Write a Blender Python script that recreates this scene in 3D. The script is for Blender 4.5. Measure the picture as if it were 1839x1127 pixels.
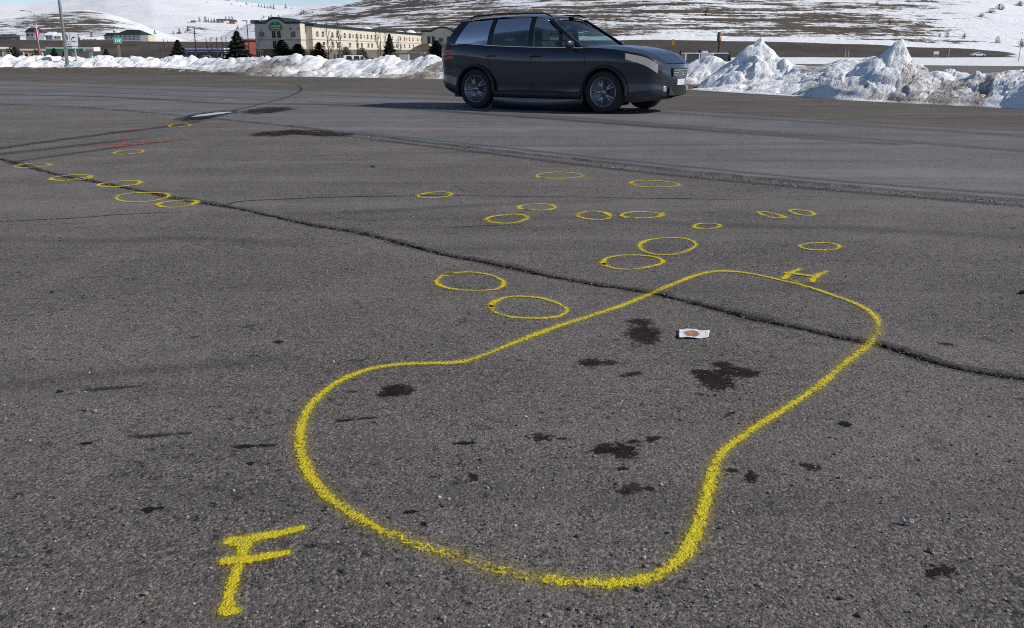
import bpy, bmesh, math, random
import numpy as np
from mathutils import Vector, Matrix

# ------------------------------------------------------------------ camera, sky, sun, exposure
SC = bpy.context.scene
for o in list(bpy.data.objects): bpy.data.objects.remove(o)
COL = SC.collection
F, H, CX, CY, HOR = 1660.0, 1.14, 919.5, 563.5, 90.0
TH = math.atan((CY - HOR) / F)
CT, ST = math.cos(TH), math.sin(TH)
cam = bpy.data.cameras.new('camera'); cam.sensor_width = 36; cam.lens = 36 * F / 1839
cam.clip_start = 0.05; cam.clip_end = 9000
camo = bpy.data.objects.new('camera', cam); COL.objects.link(camo)
camo.location = (0, 0, H); camo.rotation_euler = (math.pi / 2 - TH, 0, 0)
SC.camera = camo

SUN_AZ, SUN_EL = math.radians(97), math.radians(37)      # azimuth to the right of the view direction
wd = bpy.data.worlds.new('World'); SC.world = wd; wd.use_nodes = True
nt = wd.node_tree
sky = nt.nodes.new('ShaderNodeTexSky'); sky.sky_type = 'NISHITA'; sky.sun_disc = False
sky.sun_elevation = SUN_EL; sky.sun_rotation = SUN_AZ
sky.air_density = 0.65; sky.dust_density = 0.3; sky.ozone_density = 0.3; sky.altitude = 1000
nt.links.new(sky.outputs[0], nt.nodes['Background'].inputs[0])
nt.nodes['Background'].inputs[1].default_value = 0.115
sl = bpy.data.lights.new('sun', 'SUN'); sl.energy = 4.2; sl.angle = math.radians(0.5); sl.color = (1, 0.95, 0.87)
so = bpy.data.objects.new('sun', sl); COL.objects.link(so)
sd = Vector((math.sin(SUN_AZ) * math.cos(SUN_EL), math.cos(SUN_AZ) * math.cos(SUN_EL), math.sin(SUN_EL)))
so.rotation_euler = sd.to_track_quat('Z', 'Y').to_euler(); so.location = (30, 20, 40)
vs = SC.view_settings; vs.view_transform = 'Standard'; vs.look = 'None'; vs.exposure = 0.0; vs.gamma = 1.0
SC.cycles.use_denoising = False; SC.cycles.filter_width = 1.0; SC.cycles.max_bounces = 6; SC.cycles.transparent_max_bounces = 16; SC.cycles.sample_clamp_indirect = 4.0

# ------------------------------------------------------------------ pixel helpers (a pixel gives a direction only)
def ray(px, py):
    u = (px - CX) / F; v = (py - CY) / F
    return (u, CT - v * ST, -ST - v * CT)
def G(px, py, z=0.0):
    r = ray(px, py); t = (z - H) / r[2]
    return Vector((r[0] * t, r[1] * t, z))
def P(px, py, Y):
    r = ray(px, py); t = Y / r[1]
    return Vector((r[0] * t, Y, H + r[2] * t))
def bear(px): return (px - CX) / F / (CT + (CY - HOR) / F * ST)      # X / Y of a column at the horizon
def px_of(x, y): return CX + x / y * F * (CT + (CY - HOR) / F * ST)
def tab(pairs, x):
    a = np.array(pairs, float); return np.interp(x, a[:, 0], a[:, 1])

# ------------------------------------------------------------------ numpy noise
def _hash(ix, iy, seed):
    n = (ix.astype(np.int64) * 374761393 + iy.astype(np.int64) * 668265263 + seed * 1442695041) & 0xffffffff
    n = ((n ^ (n >> 13)) * 1274126177) & 0xffffffff
    return ((n ^ (n >> 16)) & 0xffff) / 65535.0
def vnoise(x, y, seed=0):
    x = np.asarray(x, float); y = np.asarray(y, float)
    ix = np.floor(x); iy = np.floor(y); fx = x - ix; fy = y - iy
    fx = fx * fx * (3 - 2 * fx); fy = fy * fy * (3 - 2 * fy)
    a = _hash(ix, iy, seed); b = _hash(ix + 1, iy, seed); c = _hash(ix, iy + 1, seed); d = _hash(ix + 1, iy + 1, seed)
    return (a * (1 - fx) + b * fx) * (1 - fy) + (c * (1 - fx) + d * fx) * fy
def fbm(x, y, seed=0, oct=4):
    s = 0; a = 0.5
    for k in range(oct):
        s = s + a * (vnoise(x, y, seed + k * 7) - 0.5) * 2; x = x * 2.03; y = y * 2.03; a *= 0.5
    return s
def cells(x, y, seed=0):
    """distance to nearest jittered cell centre and that cell's random value"""
    ix = np.floor(x); iy = np.floor(y); best = np.full(np.shape(x), 9.0); val = np.zeros(np.shape(x))
    for dx in (-1, 0, 1):
        for dy in (-1, 0, 1):
            cx = ix + dx; cy = iy + dy
            qx = cx + _hash(cx, cy, seed + 1); qy = cy + _hash(cx, cy, seed + 2)
            d = np.hypot(x - qx, y - qy); m = d < best
            best = np.where(m, d, best); val = np.where(m, _hash(cx, cy, seed + 3), val)
    return best, val

# ------------------------------------------------------------------ object helpers
def tag(o, label=None, cat=None, group=None, kind=None):
    if label: o['label'] = label
    if cat: o['category'] = cat
    if group: o['group'] = group
    if kind: o['kind'] = kind
    return o
def link(name, me, parent=None):
    o = bpy.data.objects.new(name, me); COL.objects.link(o)
    if parent: o.parent = parent
    return o
def mesh(name, verts, faces, mat=None, parent=None, smooth=False, mats=None, fm=None):
    me = bpy.data.meshes.new(name); me.from_pydata([tuple(v) for v in verts], [], faces)
    for m in (mats or ([mat] if mat else [])): me.materials.append(m)
    if fm is not None: me.polygons.foreach_set('material_index', fm)
    if smooth: me.polygons.foreach_set('use_smooth', [True] * len(me.polygons))
    me.update()
    return link(name, me, parent)
def empty(name, loc, rz=0):
    o = bpy.data.objects.new(name, None); COL.objects.link(o); o.location = loc; o.rotation_euler = (0, 0, rz); o.empty_display_size = 0.1
    return o
def copy_tree(o, parent=None):
    c = o.copy(); COL.objects.link(c); c.parent = parent
    for ch in list(o.children): copy_tree(ch, c)
    return c
class MB:
    def __init__(s): s.v = []; s.f = []
    def add(s, vs, fs):
        n = len(s.v); s.v += [tuple(v) for v in vs]; s.f += [tuple(i + n for i in f) for f in fs]; return s
    def box(s, a, b):
        (x0, y0, z0), (x1, y1, z1) = a, b
        return s.add([(x0, y0, z0), (x1, y0, z0), (x1, y1, z0), (x0, y1, z0), (x0, y0, z1), (x1, y0, z1), (x1, y1, z1), (x0, y1, z1)],
                     [(0, 3, 2, 1), (4, 5, 6, 7), (0, 1, 5, 4), (1, 2, 6, 5), (2, 3, 7, 6), (3, 0, 4, 7)])
    def tube(s, pts, rad, n=8, cap=True):
        pts = [Vector(p) for p in pts]
        if not hasattr(rad, '__len__'): rad = [rad] * len(pts)
        rings = []
        for i, p in enumerate(pts):
            d = (pts[min(i + 1, len(pts) - 1)] - pts[max(i - 1, 0)]).normalized()
            a = d.cross(Vector((0, 0, 1)) if abs(d.z) < 0.95 else Vector((1, 0, 0))).normalized(); b = d.cross(a)
            rings.append([p + (a * math.cos(2 * math.pi * k / n) + b * math.sin(2 * math.pi * k / n)) * rad[i] for k in range(n)])
        vs = [v for r in rings for v in r]; fs = []
        for i in range(len(pts) - 1):
            for k in range(n):
                fs.append((i * n + k, i * n + (k + 1) % n, (i + 1) * n + (k + 1) % n, (i + 1) * n + k))
        if cap: fs += [tuple(range(n))[::-1], tuple((len(pts) - 1) * n + k for k in range(n))]
        return s.add(vs, fs)
    def prism(s, poly, o, ax, ay, an, depth):
        """polygon (2d) in plane o+ax*x+ay*y, extruded along an by depth"""
        n = len(poly); o = Vector(o)
        a = [o + ax * x + ay * y for x, y in poly]; b = [p + an * depth for p in a]
        return s.add(a + b, [tuple(range(n))[::-1], tuple(range(n, 2 * n))] + [(i, (i + 1) % n, (i + 1) % n + n, i + n) for i in range(n)])
    def lathe(s, prof, n=24, axis='y'):
        vs = []; fs = []
        for r, h in prof:
            for k in range(n):
                a = 2 * math.pi * k / n
                vs.append((r * math.cos(a), h, r * math.sin(a)) if axis == 'y' else (r * math.cos(a), r * math.sin(a), h))
        for i in range(len(prof) - 1):
            for k in range(n): fs.append((i * n + k, (i + 1) * n + k, (i + 1) * n + (k + 1) % n, i * n + (k + 1) % n))
        return s.add(vs, fs)
    def build(s, name, mat, parent=None, smooth=False): return mesh(name, s.v, s.f, mat, parent, smooth)
def grid_faces(nr, nc):
    r = np.arange(nr - 1)[:, None]; c = np.arange(nc - 1)[None, :]
    a = (r * nc + c).ravel()
    return np.stack([a, a + 1, a + nc + 1, a + nc], 1).tolist()

# ------------------------------------------------------------------ materials
class N:
    def __init__(s, name):
        s.m = bpy.data.materials.new(name); s.m.use_nodes = True; s.t = s.m.node_tree; s.b = s.t.nodes['Principled BSDF']
        s.out = s.t.nodes['Material Output']
    def n(s, typ, **kw):
        x = s.t.nodes.new('ShaderNode' + typ)
        for k, v in kw.items(): setattr(x, k, v)
        return x
    def put(s, sock, v):
        if hasattr(v, 'is_linked') or isinstance(v, bpy.types.NodeSocket): s.t.links.new(v, sock)
        else: sock.default_value = v
    def math(s, op, a, b=0.0, c=0.0, clamp=False):
        x = s.n('Math', operation=op, use_clamp=clamp)
        for i, v in enumerate((a, b, c)): s.put(x.inputs[i], v)
        return x.outputs[0]
    def mr(s, v, a, b, c=0.0, d=1.0, smooth=True):
        x = s.n('MapRange', interpolation_type='SMOOTHSTEP' if smooth else 'LINEAR')
        for i, q in enumerate((v, a, b, c, d)): s.put(x.inputs[i], q)
        return x.outputs[0]
    def mix(s, f, a, b, blend='MIX'):
        x = s.n('Mix', data_type='RGBA', blend_type=blend)
        s.put(x.inputs[0], f)
        for i, v in ((6, a), (7, b)): s.put(x.inputs[i], v if not isinstance(v, tuple) else (*v, 1) if len(v) == 3 else v)
        return x.outputs[2]
    def pos(s): return s.n('NewGeometry').outputs['Position']
    def obj(s): return s.n('TexCoord').outputs['Object']
    def scale(s, vec, sc, rot=0.0):
        x = s.n('Mapping'); s.t.links.new(vec, x.inputs[0]); x.inputs['Scale'].default_value = sc; x.inputs['Rotation'].default_value = (0, 0, rot)
        return x.outputs[0]
    def noise(s, vec, sc, det=3.0, rough=0.55, dist=0.0):
        x = s.n('TexNoise'); s.t.links.new(vec, x.inputs['Vector']); x.inputs['Scale'].default_value = sc; x.inputs['Detail'].default_value = det
        x.inputs['Roughness'].default_value = rough; x.inputs['Distortion'].default_value = dist
        return x.outputs[0]
    def voro(s, vec, sc, feat='F1', rnd=1.0):
        x = s.n('TexVoronoi', feature=feat); s.t.links.new(vec, x.inputs['Vector']); x.inputs['Scale'].default_value = sc; x.inputs['Randomness'].default_value = rnd
        return x.outputs
    def sep(s, col): x = s.n('SeparateColor'); s.t.links.new(col, x.inputs[0]); return x.outputs
    def attr(s, name): x = s.n('Attribute', attribute_name=name); return x.outputs['Fac']
    def bump(s, h, st, dist):
        x = s.n('Bump'); s.put(x.inputs['Height'], h); x.inputs['Strength'].default_value = st; x.inputs['Distance'].default_value = dist
        s.t.links.new(x.outputs[0], s.b.inputs['Normal']); return x
    def col(s, v): s.put(s.b.inputs['Base Color'], v if not isinstance(v, tuple) else (*v, 1))
    def rough(s, v): s.put(s.b.inputs['Roughness'], v)
    def alpha(s, a):
        mx = s.n('MixShader'); tr = s.n('BsdfTransparent'); s.put(mx.inputs[0], a)
        s.t.links.new(tr.outputs[0], mx.inputs[1]); s.t.links.new(s.b.outputs[0], mx.inputs[2]); s.t.links.new(mx.outputs[0], s.out.inputs[0])
MATS = {}
def simple(name, c, rough=0.6, metal=0.0, var=0.18, sc=6.0, spec=0.5):
    if name in MATS: return MATS[name]
    q = N(name); n1 = q.noise(q.obj(), sc, 4)
    f = q.mr(n1, 0.3, 0.7, 1 - var, 1 + var)
    mx = q.mix(1.0, c, (1, 1, 1), 'MULTIPLY'); cc = q.n('CombineColor')
    for i in range(3): q.t.links.new(f, cc.inputs[i])
    mx2 = q.mix(1.0, c, cc.outputs[0], 'MULTIPLY')
    q.col(mx2); q.rough(rough); q.b.inputs['Metallic'].default_value = metal; q.b.inputs['Specular IOR Level'].default_value = spec
    MATS[name] = q.m; return q.m

def stone_height(q, p):
    """shared relief of the pavement: proud stones and pits"""
    pw = p
    v1 = q.voro(pw, 140); v2 = q.voro(pw, 46); n2 = None
    n1 = q.noise(pw, 84, 4, 0.74)
    h = q.math('ADD', q.math('MULTIPLY', v1['Distance'], -0.45), q.math('MULTIPLY', n1, 1.7))
    return h, v1, v2, n1, n2, pw

def asphalt(name, base, warm, pit=0.5, streak=0.0, fine=False, yaw=None, spec=0.3):
    yaw = ROADYAW if yaw is None else yaw
    q = N(name); p = q.pos()
    h, v1, v2, n1, n2, pw = stone_height(q, p)
    r1 = q.sep(v1['Color']); r2 = q.sep(v2['Color'])
    big = q.noise(p, 0.35, 2); mid = q.noise(p, 2.2, 4, 0.7)
    c = q.mix(q.mr(big, 0.3, 0.7), tuple(x * 0.80 for x in base), tuple(x * 1.15 for x in base))
    c = q.mix(q.math('MULTIPLY', q.mr(mid, 0.35, 0.7), 0.5), c, warm)
    c = q.mix(q.mr(q.noise(p, 0.9, 5, 0.7), 0.40, 0.62, 0.42, 0.0), c, tuple(x * 0.45 for x in base))
    # single stones: dark, tan, bluish, pale
    c = q.mix(q.math('MULTIPLY', q.mr(r1[0], 0.58, 0.78), 0.75), c, tuple(x * 0.42 for x in base))
    c = q.mix(q.math('MULTIPLY', q.mr(r1[1], 0.74, 0.86), 0.72), c, (base[0] * 1.85, base[1] * 1.72, base[2] * 1.60))
    st = q.math('MULTIPLY', q.mr(v2['Distance'], 0.42, 0.30), q.mr(r2[0], 0.76, 0.79))
    c = q.mix(q.math('MULTIPLY', st, 0.75), c, q.mix(r2[1], (base[0] * .55, base[1] * .62, base[2] * .74), (base[0] * 1.5, base[1] * 1.38, base[2] * 1.25)))
    # pits between the stones are dark bitumen
    pits = q.mr(n1, 0.46, 0.38); pits2 = q.mr(q.noise(pw, 24, 4, 0.80), 0.45, 0.36); pits3 = q.mr(q.noise(pw, 6.5, 6, 0.85), 0.43, 0.36)
    pm = q.math('MAXIMUM', q.math('MULTIPLY', pits, 0.8), q.math('MAXIMUM', q.math('MULTIPLY', pits2, 0.85), q.math('MULTIPLY', pits3, 0.7)))
    pm = q.math('MULTIPLY', pm, q.mr(q.math('ADD', q.math('MULTIPLY', mid, 0.6), q.math('MULTIPLY', big, 0.4)), 0.40, 0.60, 1.25, 0.50))
    c = q.mix(q.math('MULTIPLY', pm, pit, clamp=True), c, (0.018, 0.017, 0.017))
    if streak:
        s = q.noise(q.scale(p, (0.16, 2.6, 1), yaw), 1.0, 5, 0.66)
        c = q.mix(q.math('MULTIPLY', q.mr(s, 0.50, 0.68), streak), c, tuple(x * 0.40 for x in base))
        s2 = q.noise(q.scale(p, (0.06, 1.1, 1), yaw + 0.03), 1.0, 3, 0.6)
        c = q.mix(q.math('MULTIPLY', q.mr(s2, 0.50, 0.68), streak * 0.6), c, tuple(min(1, x * 1.45) for x in base))
    q.col(c); q.rough(0.85 if not fine else 0.80); q.b.inputs['Specular IOR Level'].default_value = spec
    q.bump(h, 0.9 if not fine else 0.45, 0.0085 if not fine else 0.005)
    return q.m

def spray(name, c, hard=4.0, soft=0):
    """uv.x = signed distance across the stroke (-1..1), uv.y = paint density"""
    q = N(name); p = q.pos(); h, v1, v2, n1, n2, pw = stone_height(q, p)
    uv = q.n('UVMap'); sx = q.n('SeparateXYZ'); q.t.links.new(uv.outputs[0], sx.inputs[0])
    d = q.math('ABSOLUTE', sx.outputs[0])
    prof = q.mr(d, 0.72, 0.0); mist = q.math('POWER', q.math('SUBTRACT', 1.0, d, clamp=True), 1.6)
    cov = q.math('MULTIPLY', prof, sx.outputs[1])
    fine = q.noise(pw, 190, 3, 0.7)
    # paint reaches proud stones first, misses pits
    th = q.math('ADD', q.mr(n1, 0.60, 0.38, 0.0, 0.95, False), q.math('MULTIPLY', fine, 0.75))
    a = q.math('MULTIPLY', q.math('SUBTRACT', q.math('MULTIPLY', cov, 1.45), q.math('MULTIPLY', th, 1.0)), hard, clamp=True)
    a = q.math('MAXIMUM', a, q.math('MULTIPLY', q.math('MULTIPLY', mist, sx.outputs[1]), q.mr(fine, 0.38, 0.64, 0.10, 0.85)))
    if soft: a = q.math('MULTIPLY', q.math('MULTIPLY', cov, q.mr(n1, 0.3, 0.65, 1.0, 0.55)), soft)
    q.col(q.mix(q.mr(q.noise(p, 40, 3), 0.3, 0.7), tuple(x * 0.82 for x in c), c)); q.rough(0.6); q.b.inputs['Specular IOR Level'].default_value = 0.3
    q.bump(h, 0.9, 0.011); q.alpha(a)
    return q.m

def stain(name, c, c2, sc=14.0, edge=0.55, hard=6.0, rough=0.5, maxa=0.95):
    """uv.x = 0 centre .. 1 rim"""
    q = N(name); p = q.pos(); h, v1, v2, n1, n2, pw = stone_height(q, p)
    uv = q.n('UVMap'); sx = q.n('SeparateXYZ'); q.t.links.new(uv.outputs[0], sx.inputs[0])
    nn = q.noise(p, sc, 5, 0.7); nf = q.noise(pw, 90, 3, 0.6)
    v = q.math('SUBTRACT', q.math('ADD', q.math('MULTIPLY', nn, 1.6), q.math('MULTIPLY', nf, 1.0)), q.math('MULTIPLY', q.math('POWER', sx.outputs[0], 1.6), 0.95))
    a = q.math('MULTIPLY', q.math('SUBTRACT', v, edge), hard, clamp=True)
    a = q.math('MULTIPLY', q.math('MULTIPLY', a, sx.outputs[1]), maxa)
    a = q.math('MULTIPLY', a, q.mr(sx.outputs[0], 1.0, 0.86))
    q.col(q.mix(q.mr(q.math('ADD', q.math('MULTIPLY', n1, 0.5), q.math('MULTIPLY', q.noise(p, 9, 3), 0.5)), 0.40, 0.56), c2, c)); q.rough(rough); q.b.inputs['Specular IOR Level'].default_value = 0.10; q.bump(h, 0.8, 0.008); q.alpha(a)
    return q.m

ROADYAW = math.radians(41)     # turns the streak noise so it runs along the road
M_APRON_NEAR = asphalt('worn_asphalt_near', (0.188, 0.170, 0.158), (0.216, 0.188, 0.168), 1.0, 0.34, yaw=-0.10)
M_APRON_FAR = asphalt('worn_asphalt_far', (0.182, 0.165, 0.155), (0.208, 0.181, 0.163), 1.0, 0.50, yaw=-0.06)
M_ROAD = asphalt('road_asphalt', (0.168, 0.167, 0.172), (0.176, 0.172, 0.173), 0.40, 0.55, True, spec=0.25)
M_LANE = asphalt('dusty_asphalt', (0.142, 0.125, 0.112), (0.158, 0.135, 0.118), 0.8, 0.45, True, spec=0.15)

def crack_mat():
    q = N('crack_dirt'); p = q.pos(); h, v1, v2, n1, n2, pw = stone_height(q, p)
    d = q.attr('deep'); nn = q.noise(p, 25, 4, 0.7)
    f = q.mr(q.math('ADD', d, q.math('MULTIPLY', q.math('SUBTRACT', nn, 0.5), 1.5)), 0.20, 0.80)
    c = q.mix(q.mr(n1, 0.44, 0.56), (0.070, 0.062, 0.056), (0.160, 0.143, 0.131))
    q.col(q.mix(f, c, q.mix(q.mr(q.noise(p, 120, 3), 0.45, 0.65), (0.016, 0.013, 0.011), (0.045, 0.036, 0.030))))
    q.rough(0.9); q.b.inputs['Specular IOR Level'].default_value = 0.2; q.bump(h, 1.0, 0.012); return q.m
M_CRACK = crack_mat()

def snow_mat(name, dirt_attr=True):
    q = N(name); p = q.pos()
    n1 = q.noise(p, 1.3, 5, 0.65); n2 = q.noise(p, 6, 5, 0.7); n3 = q.noise(p, 28, 3, 0.7)
    c = q.mix(q.mr(n2, 0.3, 0.7), (0.82, 0.84, 0.87), (0.92, 0.925, 0.93))
    if dirt_attr:
        d = q.attr('dirt')
        f = q.math('ADD', d, q.math('ADD', q.math('MULTIPLY', q.math('SUBTRACT', n1, 0.5), 0.9), q.math('MULTIPLY', q.math('SUBTRACT', n2, 0.5), 1.1)))
        c = q.mix(q.math('MULTIPLY', q.mr(f, 0.16, 0.62), 0.70), c, (0.42, 0.37, 0.32))
        c = q.mix(q.math('MULTIPLY', q.mr(q.math('ADD', f, q.math('MULTIPLY', q.math('SUBTRACT', n3, 0.5), 2.2)), 0.50, 0.95), 0.85), c, (0.13, 0.105, 0.085))
    q.col(c); q.rough(0.75); q.b.inputs['Specular IOR Level'].default_value = 0.25
    q.bump(q.math('ADD', q.math('MULTIPLY', n2, 0.6), q.math('MULTIPLY', n3, 0.4)), 0.7, 0.10)
    return q.m
M_SNOW = snow_mat('piled_snow')

def land_mat(name, stripe, k, grassA=(0.115, 0.092, 0.072), grassB=(0.075, 0.060, 0.052)):
    """snow / dry grass split by the snow attribute and noise that follows the contours"""
    q = N(name); p = q.pos(); sn = q.attr('snow')
    a = q.noise(q.scale(p, stripe), 1.0, 8, 0.70, 0.5)
    b = q.noise(p, 0.05, 6, 0.7); c3 = q.noise(p, 0.35, 4, 0.7)
    v = q.math('ADD', q.math('ADD', q.math('MULTIPLY', q.math('SUBTRACT', a, 0.5), 1.5), q.math('MULTIPLY', q.math('SUBTRACT', b, 0.5), 0.8)), q.math('MULTIPLY', q.math('SUBTRACT', c3, 0.5), 0.5))
    f = q.mr(q.math('ADD', sn, v), 0.5 - k, 0.5 + k)
    g = q.mix(q.mr(b, 0.35, 0.65), grassA, grassB)
    g = q.mix(q.mr(q.noise(p, 0.9, 4, 0.7), 0.55, 0.75), g, (0.042, 0.038, 0.032))
    q.col(q.mix(f, g, q.mix(q.mr(c3, 0.3, 0.7), (0.74, 0.76, 0.80), (0.85, 0.86, 0.88)))); q.rough(0.9); q.b.inputs['Specular IOR Level'].default_value = 0.1
    q.bump(q.math('ADD', c3, q.math('MULTIPLY', b, 3)), 0.5, 1.0)
    return q.m
M_HILL = land_mat('striped_hillside', (0.016, 0.016, 0.62), 0.07)
M_LAND = land_mat('snowy_ground', (0.03, 0.03, 0.25), 0.10, (0.100, 0.086, 0.076), (0.066, 0.058, 0.053))
M_WHITEHILL = land_mat('white_hillside', (0.004, 0.004, 0.02), 0.08)

def attr_set(o, name, vals):
    a = o.data.attributes.new(name, 'FLOAT', 'POINT'); a.data.foreach_set('value', np.asarray(vals, dtype=np.float32).ravel())

# ================================================================== THE SETTING
# --- line of the long crack, of the road's near edge and far edge
def dense(pts, step):
    out = [pts[0]]
    for a, b in zip(pts[:-1], pts[1:]):
        n = max(1, int((b - a).length / step))
        out += [a + (b - a) * (k / n) for k in range(1, n + 1)]
    return out
crack_px = [(0, 285), (95, 312), (200, 331), (300, 352), (400, 369), (560, 403), (640, 416), (720, 436), (800, 457), (860, 468), (930, 484), (1000, 497), (1080, 512), (1170, 525), (1260, 547), (1340, 568), (1420, 584), (1500, 602), (1580, 618), (1680, 648), (1760, 668), (1839, 680)]
cg = [G(*p) for p in crack_px]
d0 = (cg[0] - cg[4]).normalized(); d1 = (cg[-1] - cg[-5]).normalized()
crack_core = dense(cg, 0.012)
CR = [cg[0] + d0 * 90, cg[0] + d0 * 20, cg[0] + d0 * 5] + crack_core + [cg[-1] + d1 * 3, cg[-1] + d1 * 20, cg[-1] + d1 * 70]
cl = np.array([(v.x, v.y) for v in CR]); nC = len(cl)
s_ = np.concatenate([[0], np.cumsum(np.hypot(*np.diff(cl, axis=0).T))])
gdir = np.array([cg[-1].x - cg[0].x, cg[-1].y - cg[0].y]); gdir /= np.linalg.norm(gdir)
nrm = np.array([-gdir[1], gdir[0]])                    # pointing away from the camera
if nrm[1] < 0: nrm = -nrm
cl = cl + nrm[None, :] * (fbm(s_ * 3.1, s_ * 0, 3, 4) * 0.022 + fbm(s_ * 24, s_ * 0, 5, 3) * 0.010)[:, None]
wn = 0.021 + 0.022 * (fbm(s_ * 2.2, s_ * 0 + 4, 9, 4) + 0.35) + 0.012 * fbm(s_ * 30, s_ * 0, 11, 2)
wn = np.clip(wn, 0.006, 0.07)
offs = np.array([-2.1, -1.3, -0.8, -0.42, -0.12, 0.12, 0.42, 0.8, 1.3, 2.1])
dep = np.array([0, 0.18, 0.42, 0.8, 1.0, 1.0, 0.85, 0.5, 0.2, 0])
V = []; D = []
for j, (o_, dd) in enumerate(zip(offs, dep)):
    jit = 0 if j in (0, len(offs) - 1) else 1
    xy = cl + nrm[None, :] * (o_ * wn + jit * 0.006 * fbm(s_ * 50, s_ * 0 + j, 20 + j, 2))[:, None]
    z = -0.020 * dd * dd * (0.75 + 0.5 * fbm(s_ * 9, s_ * 0 + j * 3.1, 40, 3)) * jit
    V.append(np.column_stack([xy, z])); D.append(np.full(nC, dd))
Vall = np.concatenate([np.column_stack([V[0][:, :2] - nrm[None, :] * 40, np.zeros(nC)])] + V + [np.column_stack([V[-1][:, :2] + nrm[None, :] * 75, np.zeros(nC)])])
Dall = np.concatenate([np.zeros(nC)] + D + [np.zeros(nC)])
faces = grid_faces(len(offs) + 2, nC)
fm = np.repeat([0] + [1] * (len(offs) - 1) + [2], nC - 1)
lot = mesh('parking_lot_pavement', Vall, faces, mats=[M_APRON_NEAR, M_CRACK, M_APRON_FAR], fm=fm)
attr_set(lot, 'deep', Dall); tag(lot, 'worn grey asphalt apron split by one long dark crack', kind='structure')

# --- road: overlay with a worn lip, then the dusty far lane
near_px = [(0, 187), (150, 193), (300, 205), (420, 217), (520, 226), (640, 241), (760, 256), (900, 271), (1000, 283), (1120, 296), (1240, 309), (1400, 325), (1500, 334), (1620, 344), (1740, 354), (1839, 362)]
mid_px = [(0, 147), (300, 155), (560, 165), (800, 173), (1000, 184), (1240, 202), (1500, 220), (1839, 240)]
far_px = [(0, 133), (300, 134), (560, 138), (800, 142), (1000, 146), (1230, 151), (1300, 166), (1400, 172), (1500, 179), (1640, 187), (1760, 192), (1839, 197)]
def edge(px, ext0, ext1):
    g = [G(*p) for p in px]
    return [g[0] + (g[0] - g[2]).normalized() * ext0] + g + [g[-1] + (g[-1] - g[-3]).normalized() * ext1]
eN = edge(near_px, 70, 30); eM = edge(mid_px, 60, 30); eF = edge(far_px, 60, 30)
def resample(pts, n):
    a = np.array([(p.x, p.y) for p in pts]); s = np.concatenate([[0], np.cumsum(np.hypot(*np.diff(a, axis=0).T))])
    t = np.linspace(0, s[-1], n); return np.column_stack([np.interp(t, s, a[:, 0]), np.interp(t, s, a[:, 1])]), t
def road_strip(name, A, B, z, mat, rag, n, rows, skirt, seed, label):
    a, ta = resample(A, n); b, tb = resample(B, n)
    a = a - nrm[None, :] * ((fbm(ta * 1.1, ta * 0, seed, 4) * 0.5 + fbm(ta * 9, ta * 0, seed + 3, 3) * 0.3) * rag)[:, None]
    R = [np.column_stack([a - nrm[None, :] * 0.05, np.full(n, skirt)])]
    for k in range(rows):
        f = k / (rows - 1); xy = a * (1 - f) + b * f
        R.append(np.column_stack([xy, np.full(n, z)]))
    o = mesh(name, np.concatenate(R), grid_faces(rows + 1, n), mat, smooth=False)
    return tag(o, label, kind='structure')
road_strip('road', eN, eM, 0.022, M_ROAD, 0.14, 900, 3, -0.004, 3, 'dark grey asphalt road with worn lip')
lane_over = [p - Vector((nrm[0], nrm[1], 0)) * 0.3 for p in eM]
road_strip('road_far_lane', lane_over, eF, 0.018, M_LANE, 0.05, 400, 3, 0.012, 8, 'dusty brown asphalt far lane')

# --- ground sheet with the highway embankment
EMB = [(-900, 72), (-300, 72), (0, 71), (150, 72), (270, 74), (420, 75), (560, 78), (800, 76), (1000, 72), (1200, 70), (1290, 72), (1400, 75), (1560, 79), (1640, 85), (1700, 87), (1790, 90), (1850, 97), (2200, 99), (3000, 99)]
def zg(Y): return np.interp(Y, [0, 42, 140, 200, 330, 5000], [-0.09, -0.09, -1.4, -1.75, -1.3, -1.3])
Ys = np.array([-60, -20, 0, 15, 25, 32, 36, 40, 45, 52, 60, 70, 82, 95, 110, 130, 155, 180, 210, 240, 270, 300, 320, 332, 340, 348, 356, 364, 372, 380, 388, 396, 404, 412, 425, 450, 500, 560])
bs = np.linspace(-2.6, 2.6, 420)
XX = bs[None, :] * (60 + np.maximum(Ys, 0))[:, None]; YY = np.repeat(Ys[:, None], len(bs), 1)
PX = np.where(YY > 50, px_of(XX, np.maximum(YY, 50)), 900)
top = H + (HOR - tab(EMB, PX)) * 400 / 1795.0 + fbm(XX * 0.05, YY * 0.02, 77, 3) * 0.5
tt = np.clip((YY - 335) / 65, 0, 1); tt = tt * tt * (3 - 2 * tt)
ZZ = zg(YY) * (1 - tt) + top * tt + fbm(XX * 0.06, YY * 0.06, 5, 3) * 0.22 * np.clip((YY - 45) / 40, 0, 1)
# snow on the flat, brown bank, snow again on the shelf
band = ((YY > 334) & (YY < 403)).astype(float)
snow = np.where(YY < 334, np.interp(PX, [-400, 250, 300, 560, 900, 1150, 3000], [0.55, 0.45, -0.25, -0.1, 0.1, 1.2, 1.3]), 1.05)
snow = np.where(band > 0, np.interp(PX, [-400, 0, 1200, 1600, 1760, 1800, 1870, 3000], [-0.5, -0.55, -0.6, -0.5, -0.35, 0.2, 1.2, 1.2]), snow)
snow = np.where((YY < 70) & (PX < 1150), 0.9, snow)
gr = mesh('ground', np.column_stack([XX.ravel(), YY.ravel(), ZZ.ravel()]), grid_faces(len(Ys), len(bs)), M_LAND, smooth=True)
attr_set(gr, 'snow', snow); tag(gr, 'snowy flat ground rising to a brown highway bank', kind='structure')

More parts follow.
